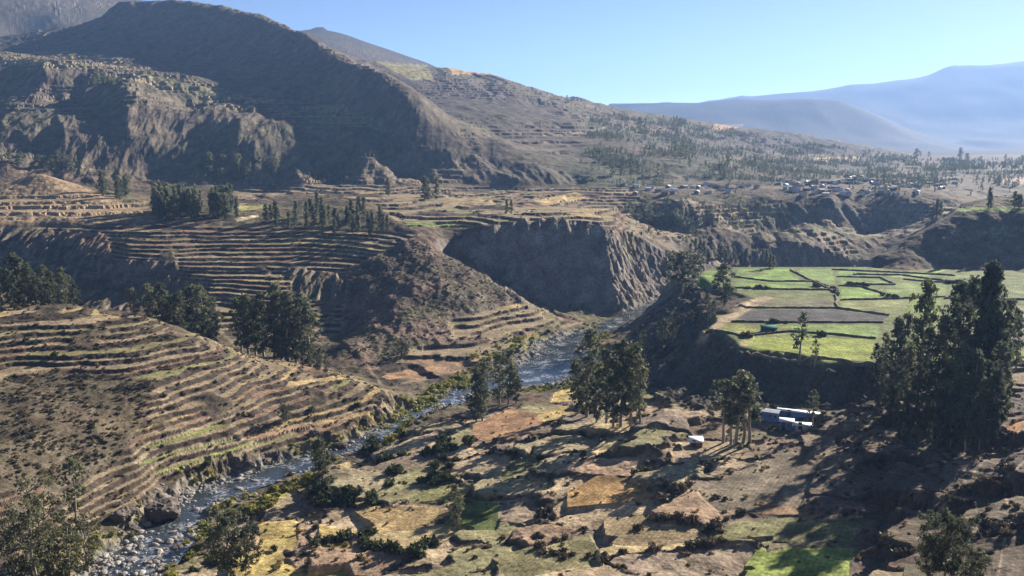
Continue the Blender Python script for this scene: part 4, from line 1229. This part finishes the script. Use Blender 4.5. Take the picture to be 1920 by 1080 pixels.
B_SCRUB = bushes(60, [(640, 850), (760, 800), (880, 830), (900, 880), (760, 930), (600, 960), (580, 930)], (1.3, 2.6), 'green', 'dark green bush in the thicket above the river, below the tan terraces', 'thicket above the river', 21)
B_SCRUB2 = bushes(36, [(600, 1000), (820, 1000), (830, 1030), (700, 1060), (560, 1030)], (1.0, 2.2), 'green', 'dark bush between the yellow straw fields at the bottom', 'bushes between the yellow fields', 22)
B_DRY = bushes(60, [(1000, 960), (1300, 900), (1400, 960), (1330, 1050), (1120, 1070), (1000, 1040)], (.7, 1.6), 'scrub', 'brown bush on the banks between the small tan fields', 'bushes on the field banks', 23)
B_R = bushes(70, [(1640, 900), (1900, 820), (1910, 1070), (1640, 1070)], (.6, 1.5), 'scrub', 'dry bush on the scrubby slope at the lower right', 'bushes on the scrubby right slope', 24)
B_RIV = bushes(44, [(720, 800), (770, 765), (850, 705), (905, 690), (880, 725), (800, 780), (735, 825)], (1.0, 2.2), 'river', 'yellow-green bush on the left river bank below the orange terraces', 'yellow-green bushes on the river bank', 25)
B_ST = bushes(20, [(450, 990), (650, 1000), (650, 1070), (450, 1075)], (.5, .9), 'straw', 'straw tuft on the yellow field by the river', 'straw tufts on the yellow field', 26)
for o in B_ST: o['category'] = 'grass tuft'; o.name = 'grass_tuft'

# ground cover
d_sc = (R_NEARHILL * (.05 + .85 * rough + .35 * RISER) + np.clip(R_NOSE * (1 - R_NOSET), 0, 1) * .25 + np.clip(R_NOSET, 0, 1) * RISER * .08 + R_MID * RISER * .05 + R_BLUFF * .10 + R_RSLOPE * .16
        + R_FORE * (.005 + .40 * sstep(.11, .03, CELL_EDGE)) + R_SCARP * .03) * (GY < 560) * (1 - RIVERM) * (FID < 0) * (.35 + 1.3 * sstep(-.2, .5, nB)) + .012 * (GY < 600) * (FID < 0) * (1 - R_FIELDS)
_r = np.random.default_rng(2)
pp = pick_points(d_sc, 80000, 3, 600)
cover('dry_scrub', pp, .18 + .58 * _r.random(len(pp)) ** 3, B_DRY[:3] + B_R[:2], 'low dry scrub dotted over the hillsides and field banks', seed=4)
d_g = ((R_FORE * (.002 + .22 * sstep(.10, .02, CELL_EDGE)) + R_BLUFF * .05 + R_NEARHILL * RISER * .04) * sstep(.05, .5, nA) + .03 * wetb) * (1 - RIVERM) * (FID < 0) * (GY < 460)
pp = pick_points(d_g, 11000, 5, 460)
cover('green_undergrowth', pp, .5 + .9 * _r.random(len(pp)) ** 1.5, B_SCRUB[:3], 'dark green undergrowth between the fields', seed=6)
wetp = wetb * (1 - RIVERM) * sstep(-.3, .2, nA) * (GY < 480) * (PU < 1250) + 1.6 * (1 - RIVERM) * np.maximum(region([(712, 832), (742, 790), (800, 735), (860, 700), (960, 690), (985, 650), (1000, 690), (930, 712), (850, 735), (790, 772), (735, 812)], 300, 480), region([(455, 955), (500, 925), (575, 888), (600, 895), (520, 940), (470, 970)], 180, 300))
pp = pick_points(wetp * .22, 5000, 7, 480)
cover('riverside_shrubs', pp, .45 + .8 * _r.random(len(pp)), B_RIV[:3], 'yellow-green shrubs along the river', seed=8)
d_t = (R_FORE * .05 + R_NEARHILL * .05) * (GY < 330) * (1 - RIVERM) * sstep(-.1, .4, nB)
pp = pick_points(d_t, 9000, 9, 330)
cover('dry_grass', pp, .25 + .35 * _r.random(len(pp)), B_ST[:2], 'tufts of dry grass', seed=10, sink=.02)

# woods too far off to count
d_w = np.zeros_like(GY)
for poly, dens in [([(1110, 215), (1250, 220), (1450, 262), (1750, 300), (1920, 300), (1920, 350), (1560, 345), (1430, 350), (1180, 350), (1080, 340)], .018), ([(600, 260), (720, 290), (700, 345), (560, 345)], .010), ([(0, 290), (140, 300), (250, 330), (230, 345), (0, 330)], .008),
                   ([(380, 300), (520, 300), (520, 345), (330, 345)], .010), ([(1230, 380), (1420, 380), (1560, 470), (1500, 500), (1340, 500), (1200, 430)], .008), ([(1180, 358), (1900, 345), (1900, 368), (1180, 372)], .0025),
                   ([(560, 60), (700, 130), (1000, 200), (1080, 340), (300, 340), (0, 300), (0, 100)], .00016)]:
    d_w = np.maximum(d_w, inside(PU, PV, poly) * dens)
d_w *= (.10 + 1.9 * sstep(.0, .45, fbm(GX / 70, GY / 70, 3))) * (GY > 540) * (GY < 2300)
pp = pick_points(d_w, 16000, 11)
fw = [o for o in COL.objects if o.name.startswith('crown') and o.parent and o.parent.get('group') == 'open wood on the right mountain foot'][:3]
cover('far_woodland', pp, .13 + .22 * _r.random(len(pp)), fw, 'scattered grey-green woodland on the far slopes and plain', seed=12, zvar=.25)
# ------------------------------------------------------------------ stones of the river
def stones():
    rng = random.Random(8)
    big = [(305, 965, 68, 'large brown boulder in the river, biggest of all'), (248, 998, 34, 'dark rounded boulder left of the largest one'), (232, 968, 40, 'long low dark boulder behind the largest one'),
           (400, 962, 22, 'pale boulder among the rapids right of the largest one'), (468, 872, 20, 'dark boulder at the left bank upstream'), (500, 868, 22, 'dark boulder beside the still pool upstream'),
           (636, 838, 26, 'tall pale slab of rock at the bend below the tan terrace'), (590, 812, 18, 'pale rock under the tan terrace bank'), (575, 870, 16, 'pale rock at the upstream pool'), (332, 1030, 22, 'white topped rock in the lower rapids')]
    M = []
    for i in range(3):
        me = stone_shape(40 + i, 4, .6, .66)
        for vv in me.vertices:
            q = vv.co.copy()
            vv.co += q.normalized() * (mnoise.fractal(q * 2.2 + Vector((i * 9, 0, 0)), 1.0, 2.0, 5) * .16); me.materials.append(M_BOULDER)
        M.append(me)
    for i, (u, v, wpx, lab) in enumerate(big):
        p = ground_at(u, v)
        r = wpx * p.y / F_PX / 2 / 1.05
        o = link('boulder', M[i % 3])
        o.location = (p.x, p.y, p.z + r * .25); o.scale = (r, r * 1.1, r * (.95 if i != 1 else .8)); o.rotation_euler = (0, 0, rng.random() * 6)
        o['label'] = lab; o['category'] = 'boulder'; o['group'] = 'boulders in the river'
    near = RIVERM * (GY < 330)
    edge_ = RIVERM * sstep(.25, .8, bank / np.maximum(RWID, 1)) * sstep(-.35, .3, nB)
    rap = sstep(.1, .5, fbm(GX / 14, GY / 14 + 3, 3)) * RIVERM * 1.3
    low = sstep(215, 185, GY) * RIVERM
    dens = (edge_ * .5 + rap * .16 + low * .25) * sstep(.2, .35, np.minimum(bank, 8) / 8 + low * .3 + rap * .2)
    pts = pick_points(dens * (GY < 330), 260, 31, 330)
    out = []
    for (x, y, z) in pts[:270]:
        o = link('river_stone', STONE[rng.randrange(5)])
        r = rng.uniform(.45, 1.25)
        o.location = (x, y, max(z, ZR - .45) + r * .1); o.scale = (r, r * rng.uniform(.7, 1.1), r * rng.uniform(.6, .95)); o.rotation_euler = (rng.uniform(-.2, .2), rng.uniform(-.2, .2), rng.random() * 6)
        o['label'] = 'pale grey stone lying in the near river bed'; o['category'] = 'stone'; o['group'] = 'stones in the river bed'
        out.append(o)
    pts = pick_points((edge_ * 1.4 + rap * .22 + low * .55 + .35 * wetb * (1 - RIVERM) * (nB > .1)) * (GY < 470) * (PU < 1200), 9000, 33, 470)
    r_ = np.random.default_rng(4)
    pts[:, 2] = np.maximum(pts[:, 2], ZR - .4)
    cover('river_gravel', pts, .16 + .42 * r_.random(len(pts)) ** 2.2, out[:5], 'small grey stones covering the river bed', sink=-.05, seed=14, tilt=.3)
stones()

# ------------------------------------------------------------------ field walls on the plateau: dry stone with scrub on top
M_WALL = plain('dry_stone', (.17, .145, .105), .95, .1, .45, .9)


def field_wall(px, label, hgt=1.1, thick=.8, z=None):
    pts = []
    for u, v in px:
        p = ground_at(u, v, 200) if z is None else Vector((ray(u, v)[0] * z / ray(u, v)[1], z / ray(u, v)[1], z))
        if p is not None: pts.append((p.x, p.y))
    pts = np.array(pts)
    seg = np.concatenate([[0], np.cumsum(np.hypot(*np.diff(pts, axis=0).T))])
    n = max(4, int(seg[-1] / 1.2))
    s = np.linspace(0, seg[-1], n)
    x, y = np.interp(s, seg, pts[:, 0]), np.interp(s, seg, pts[:, 1])
    x += noise(s / 9, s * 0 + 3) * .8; y += noise(s / 9 + 40, s * 0) * .8
    tx, ty = np.gradient(x), np.gradient(y); l = np.hypot(tx, ty) + 1e-9
    nx, ny = ty / l, -tx / l
    V, Q = [], []
    for i in range(n):
        zz = height(x[i], y[i]); hh = hgt * (.75 + .5 * random.random()); th = thick * (.8 + .4 * random.random())
        for f, h in ((-.5, -.3), (-.42, hh * .6), (-.25, hh), (.25, hh * .95), (.42, hh * .55), (.5, -.3)):
            V.append((x[i] + nx[i] * f * th + random.uniform(-.06, .06), y[i] + ny[i] * f * th + random.uniform(-.06, .06), zz + h + random.uniform(-.08, .08)))
    for i in range(n - 1):
        for k in range(5):
            a = i * 6 + k
            Q.append((a, a + 1, a + 7, a + 6))
    for e in (0, n - 1):
        b = e * 6
        Q += [(b, b + 1, b + 4, b + 5), (b + 1, b + 2, b + 3, b + 4)]
    o = link('field_wall', mesh_from('field_wall', np.array(V), np.array(Q)), M_WALL)
    o['label'] = label; o['category'] = 'field wall'; o['group'] = 'dry stone walls between the plateau fields'
    return o


for px, lab in [
    ([(1376, 519), (1447, 528), (1530, 528), (1566, 543)], 'wall between the two farthest green fields on the left of the plateau'),
    ([(1378, 540), (1470, 543), (1566, 544)], 'wall above the fallow grey-green field'),
    ([(1482, 506), (1512, 522), (1545, 537), (1567, 550), (1569, 576)], 'wall running diagonally from the far rim down to the dark field'),
    ([(1385, 573), (1567, 578), (1668, 591)], 'wall along the upper side of the dark ploughed field'),
    ([(1372, 604), (1480, 605), (1655, 605)], 'wall along the lower side of the dark ploughed field'),
    ([(1330, 620), (1397, 631), (1482, 622), (1560, 627), (1642, 635)], 'wall along the back of the large yellow-green field'),
    ([(1576, 563), (1660, 561), (1775, 557)], 'wall along the back of the tan stubble field'),
    ([(1569, 519), (1650, 521), (1679, 534), (1580, 535)], 'wall around the field split by a short hedge'),
    ([(1600, 515), (1690, 516), (1778, 528)], 'wall in front of the pale bright green field'),
    ([(1572, 536), (1614, 538), (1660, 552)], 'short diagonal wall in the middle of the plateau'),
    ([(1560, 506), (1700, 512), (1790, 517)], 'wall along the far rim of the plateau'),
    ([(1694, 524), (1735, 528), (1778, 530)], 'short wall behind the tall trees on the plateau'),
    ([(1402, 661), (1450, 672), (1500, 680), (1640, 684)], 'low wall along the near edge of the plateau'),
    ([(1860, 604), (1925, 602)], 'wall between pale stubble and brown field right of the tall trees'),
    ([(1875, 644), (1925, 646)], 'wall above the thin green field right of the tall trees'),
    ([(1770, 560), (1860, 562), (1925, 562)], 'wall behind the pale stubble field at the right end')]:
    field_wall(px, lab, .7, .8)
hed = []
rr = random.Random(12)
for u0, v0, u1, v1, n in [(1590, 534, 1640, 535, 9), (1445, 604, 1480, 605, 5), (1395, 628, 1402, 630, 3), (1560, 538, 1575, 560, 5), (1380, 540, 1440, 541, 4), (1650, 552, 1690, 560, 4), (1775, 530, 1900, 528, 12), (1788, 560, 1900, 566, 10), (1870, 645, 1920, 646, 6), (1525, 535, 1540, 538, 3)]:
    for i in range(n):
        f = rr.random()
        p = ground_at(u0 + (u1 - u0) * f, v0 + (v1 - v0) * f + 1, 200)
        hed.append(add_bush(p.x, p.y, rr.uniform(1.0, 2.1), 'green', 'dark bush along the walls of the plateau fields', 'bushes along the plateau walls'))
p = ground_at(1541, 629); add_bush(p.x, p.y, 2.2, 'green', 'single dark bush on the wall right of the lone slender tree', None)

# ------------------------------------------------------------------ buildings
def box_verts(w, d, z0, z1, t=0):
    return [(-w / 2, -d / 2, z0), (w / 2, -d / 2, z0), (w / 2, d / 2, z0), (-w / 2, d / 2, z0), (-w / 2, -d / 2, z1), (w / 2, -d / 2, z1), (w / 2, d / 2, z1 + t), (-w / 2, d / 2, z1 + t)]


BOXQ = [(3, 2, 1, 0), (4, 5, 6, 7), (0, 1, 5, 4), (1, 2, 6, 5), (2, 3, 7, 6), (3, 0, 4, 7)]


def slab(name, verts, mat, parent, bevel=0):
    me = mesh_from(name, np.array(verts), np.array(BOXQ))
    return link(name, me, mat, parent)


M_BLUE = plain('blue_plaster', (.12, .22, .42), .8, .2, .15)
M_MUD = plain('adobe', (.23, .155, .11), .9, .1, .25)
M_TIN = plain('white_tin_roof', (.62, .63, .64), .55, .3, .22, 1.3)
M_TIN2 = plain('grey_tin_roof', (.42, .43, .44), .5, .4, .1)
M_RUST = plain('rusty_tin', (.30, .17, .12), .7, .2, .3)
M_WHITE = plain('white_plaster', (.50, .48, .45), .85, .15, .12)
M_DOOR = plain('dark_wood', (.07, .05, .04), .8, .2)
M_PANE = plain('dark_glass', (.03, .035, .045), .2, .5)
M_GREENP = plain('green_sheet', (.05, .12, .10), .95, .03, .1)


def house(name, x, y, w, d, h, rise, roof, wall, label, rot=0.0, door=True, windows=1, cat='house', group=None, ridge=False, z=None, over=.35):
    root = bpy.data.objects.new(name, None); COL.objects.link(root)
    root.location = (x, y, height(x, y) - .1 if z is None else z); root.rotation_euler = (0, 0, rot)
    root['label'] = label; root['category'] = cat
    if group: root['group'] = group
    if ridge:
        V = box_verts(w, d, -.8, h) + [(-w / 2, 0, h + rise), (w / 2, 0, h + rise)]
        bm = bmesh.new(); vs = [bm.verts.new(v) for v in V]
        for q in [(3, 2, 1, 0), (0, 1, 5, 4), (2, 3, 7, 6), (1, 2, 6, 9, 5), (3, 0, 4, 8, 7), (4, 5, 9, 8), (6, 7, 8, 9)]: bm.faces.new([vs[i] for i in q])
        me = bpy.data.meshes.new('wall'); bm.to_mesh(me); bm.free(); link('wall', me, wall, root)
        bm = bmesh.new()
        ww, dd, dz = w / 2 + over, d / 2 + over, rise * over / (d / 2)
        P = [(-ww, -dd, h - dz + .03), (ww, -dd, h - dz + .03), (ww, 0, h + rise + .03), (-ww, 0, h + rise + .03), (ww, dd, h - dz + .03), (-ww, dd, h - dz + .03)]
        lo = [bm.verts.new(v) for v in P]; hi = [bm.verts.new((v[0], v[1], v[2] + .12)) for v in P]
        for q in [(0, 1, 2, 3), (3, 2, 4, 5)]:
            bm.faces.new([hi[i] for i in q]); bm.faces.new([lo[i] for i in reversed(q)])
        for a, b in [(0, 1), (1, 2), (2, 4), (4, 5), (5, 3), (3, 0)]: bm.faces.new([lo[a], lo[b], hi[b], hi[a]])
        me = bpy.data.meshes.new('roof'); bm.to_mesh(me); bm.free(); link('roof', me, roof, root)
    else:
        slab('wall', box_verts(w, d, -.8, h, rise), wall, root)
        k = rise / d
        V = box_verts(w + 2 * over, d + 2 * over, h - k * over + .02, h - k * over + .16)
        V = [(a, b, c + k * (b + d / 2 + over)) for a, b, c in V]
        slab('roof', V, roof, root)
    if door:
        V = [(a - w * .22, b - d / 2 - .03, c) for a, b, c in box_verts(.95, .12, -.1, 2.0)]
        slab('door', V, M_DOOR, root)
    for i in range(windows):
        cx = w * (.18 + .22 * i)
        f = slab('window', [(a + cx, b - d / 2 - .02, c) for a, b, c in box_verts(1.0, .10, .95, 1.85)], M_WHITE, root)
        slab('pane', [(a + cx, b - d / 2 - .075, c) for a, b, c in box_verts(.8, .05, 1.05, 1.75)], M_PANE, f)
    return root


def px_house(name, u, v, *a, **k):
    p = ground_at(u, v)
    return house(name, p.x, p.y, *a, **k)


px_house('shed', 1305, 836, 3.0, 2.0, 1.5, .55, M_TIN, M_MUD, 'small shed with a bright white tin roof beside the brown furrowed field', rot=-.06, windows=0, cat='shed')
px_house('farmhouse', 1474, 803, 3.4, 2.4, 2.3, .15, M_TIN, M_BLUE, 'small blue house with a white flat roof, nearest of the farm buildings', rot=-.35)
px_house('farmhouse', 1437, 784, 6.6, 2.6, 2.4, .35, M_TIN, M_BLUE, 'long blue farm building with a white roof behind the slender eucalyptus', rot=-.45, windows=2, ridge=True)
px_house('farm_shed', 1496, 781, 11.0, 1.2, 1.5, .12, M_TIN, M_BLUE, 'long low farm shed with a white roof strip along the foot of the bluff', rot=-.40, windows=0, cat='shed')
px_house('farm_shed', 1506, 803, 4.0, 1.4, 1.1, .2, M_TIN, M_WHITE, 'low white lean-to right of the small blue house', rot=-.25, windows=0, cat='shed')
px_house('field_shelter', 1441, 622, 5.2, 2.4, 1.6, .5, M_GREENP, M_GREENP, 'low green shelter on the olive field at the wall', rot=0, windows=0, cat='shelter')

# the village on the far shelf: one low house after another
rv = random.Random(31)
VILLAGE = [(1165, 1300, 346, 366, 16), (1300, 1420, 342, 366, 11), (1455, 1560, 335, 364, 18), (1490, 1700, 342, 367, 46), (1570, 1640, 330, 346, 12), (1700, 1800, 335, 364, 20)]
n_v = 0
for (u0, u1, v0, v1, n) in VILLAGE:
    for i in range(n):
        p = ground_at(rv.uniform(u0, u1), rv.uniform(v0, v1), 400)
        if p is None or p.y > 1400: continue
        house('village_house', p.x, p.y, rv.uniform(3.5, 6.5), rv.uniform(3, 4), rv.uniform(1.9, 2.5), rv.uniform(.6, .9), rv.choice([M_TIN2, M_TIN, M_TIN2, M_RUST]), rv.choice([M_WHITE, M_WHITE, M_MUD]),
              'low village house with a tin roof on the far shelf above the gorge', rot=rv.choice([0, 1.57, 1.2, -.6]) + rv.uniform(-.25, .25), door=False, windows=0, group='village houses on the far shelf', ridge=True)
# ------------------------------------------------------------------ say which one: single out repeats by what they stand beside
LANDMARKS = [(305, 965, 'the largest river boulder'), (608, 880, 'the dark bank tree under the tan terrace'), (854, 960, 'the lone bushy tree by the meadow'), (1305, 830, 'the white-roofed shed'), (1471, 795, 'the small blue house'),
             (1770, 1020, 'the round corner tree'), (1497, 650, 'the lone slender tree'), (430, 1040, 'the bushy tree at the water edge'), (1150, 760, 'the tall riverside clump'), (897, 760, 'the pair of trees at the pale water'), (1500, 1050, 'the bright green bottom field'),
             (545, 1050, 'the yellow straw field'), (890, 965, 'the small green meadow'), (1145, 915, 'the orange stubble field'), (1230, 1000, 'the tan stubble field'), (1400, 910, 'the wide fallow field'), (970, 870, 'the olive field'), (805, 920, 'the olive grass field'),
             (1480, 995, 'the olive track field'), (1700, 780, 'the big right grove'), (1580, 590, 'the dark ploughed field'), (1620, 550, 'the bright middle plateau field'), (1441, 618, 'the green field shelter'), (780, 695, 'the orange foot terrace'), (535, 780, 'the round green terrace tree'),
             (520, 812, 'the tan river terrace'), (1025, 740, 'the sandy river patch'), (248, 998, 'the dark rounded boulder'), (400, 962, 'the pale rapids boulder'), (480, 870, 'the upstream boulders'), (332, 1030, 'the white-topped rapids rock'), (95, 1000, 'the shaggy corner trees'),
             (1050, 500, 'the big dark cliff'), (365, 385, 'the dense dark grove'), (75, 340, 'the tan rounded hill'), (1850, 400, 'the shaded bluff'), (640, 390, 'the brown mound'), (1460, 260, 'the dark far hill'), (1600, 357, 'the village middle')]
NTH = ['nearest', 'second nearest', 'third nearest', 'fourth nearest', 'fifth nearest', 'sixth nearest', 'seventh nearest', 'eighth nearest', 'ninth nearest', 'tenth nearest', 'eleventh nearest', 'twelfth nearest', 'thirteenth nearest', 'fourteenth nearest', 'fifteenth nearest', 'sixteenth nearest', 'seventeenth nearest', 'eighteenth nearest', 'nineteenth nearest', 'twentieth nearest', 'twenty-first nearest', 'twenty-second nearest', 'twenty-third nearest', 'twenty-fourth nearest', 'twenty-fifth nearest', 'twenty-sixth nearest', 'twenty-seventh nearest', 'twenty-eighth nearest']


def single_out(noun, objs):
    bins = {}
    for o in objs:
        u, v = project(o.location.x, o.location.y, o.location.z)
        lu, lv, lt = min(LANDMARKS, key=lambda m: math.hypot(m[0] - u, (m[1] - v) * 1.3))
        side = ('right of' if u > lu else 'left of') if abs(u - lu) > abs(v - lv) * 1.1 else ('below' if v > lv else 'above')
        bins.setdefault((side, lt), []).append((math.hypot(u - lu, v - lv), o))
    for (side, lt), L_ in bins.items():
        L_.sort(key=lambda q: q[0])
        for i, (d_, o) in enumerate(L_):
            o['label'] = f'{NTH[i]} {noun} {side} {lt}' if i < len(NTH) else f'{noun} well {side} {lt}'


shared = {}
for o in COL.objects:
    if o.parent is None and o.get('category') and o.get('label'):
        shared.setdefault(o['label'], []).append(o)
TREE_NOUN = {'dense grove below the foothills': 'dense grove eucalyptus', 'scattered wood on the brown mound': 'mound tree', 'tree clump behind the tan hill': 'hill clump tree', 'trees on the slope right of the cliff': 'small grey-green tree',
             'open wood on the right mountain foot': 'mountain foot tree', 'wood at the foot of the foothills': 'foothill wood tree', 'dark wood behind the tan hill': 'dark valley tree', 'trees in the gorge beyond the plateau': 'gorge tree', 'small wood on the foothill bench': 'bench wood tree'}
NOUN = {'bush': 'bush', 'stone': 'pale grey stone', 'grass tuft': 'straw tuft', 'tree': 'tree', 'house': 'village house'}
by_noun = {}
for lab, objs in shared.items():
    if len(objs) > 1:
        noun = NOUN[objs[0]['category']]
        if noun == 'tree': noun = TREE_NOUN.get(objs[0].get('group'), 'distant tree')
        for w in ('dark green', 'yellow-green', 'brown', 'dry', 'grey-green', 'tiny', 'distant', 'slim', 'dark'):
            if w in lab and noun in ('bush', 'tree'): noun = w + ' ' + noun; break
        by_noun.setdefault(noun, []).extend(objs)
for noun, objs in by_noun.items():
    single_out(noun, objs)
# ------------------------------------------------------------------ air
zlo, zhi = float(Z1.min()) - 2, max(float(Z1.max()), 0) + 8
def build_haze():
    x0, x1, y0, y1 = -9500, 9500, -400, 9300
    co = [(x0, y0, zlo), (x1, y0, zlo), (x1, y1, zlo), (x0, y1, zlo), (x0, y0, zhi), (x1, y0, zhi), (x1, y1, zhi), (x0, y1, zhi)]
    me = mesh_from('haze', np.array(co), np.array([(3, 2, 1, 0), (4, 5, 6, 7), (0, 1, 5, 4), (1, 2, 6, 5), (2, 3, 7, 6), (3, 0, 4, 7)]))
    m = bpy.data.materials.new('haze'); m.use_nodes = True
    nt = m.node_tree
    nt.nodes.remove(nt.nodes['Principled BSDF'])
    v = nt.nodes.new('ShaderNodeVolumePrincipled')
    v.inputs['Color'].default_value = (.26, .45, .84, 1)
    v.inputs['Density'].default_value = HAZE_DENSITY
    v.inputs['Anisotropy'].default_value = HAZE_G
    nt.links.new(v.outputs[0], nt.nodes['Material Output'].inputs['Volume'])
    o = link('haze', me, m)
    o['kind'] = 'stuff'; o['label'] = 'thin blue haze filling the whole valley'
build_haze()
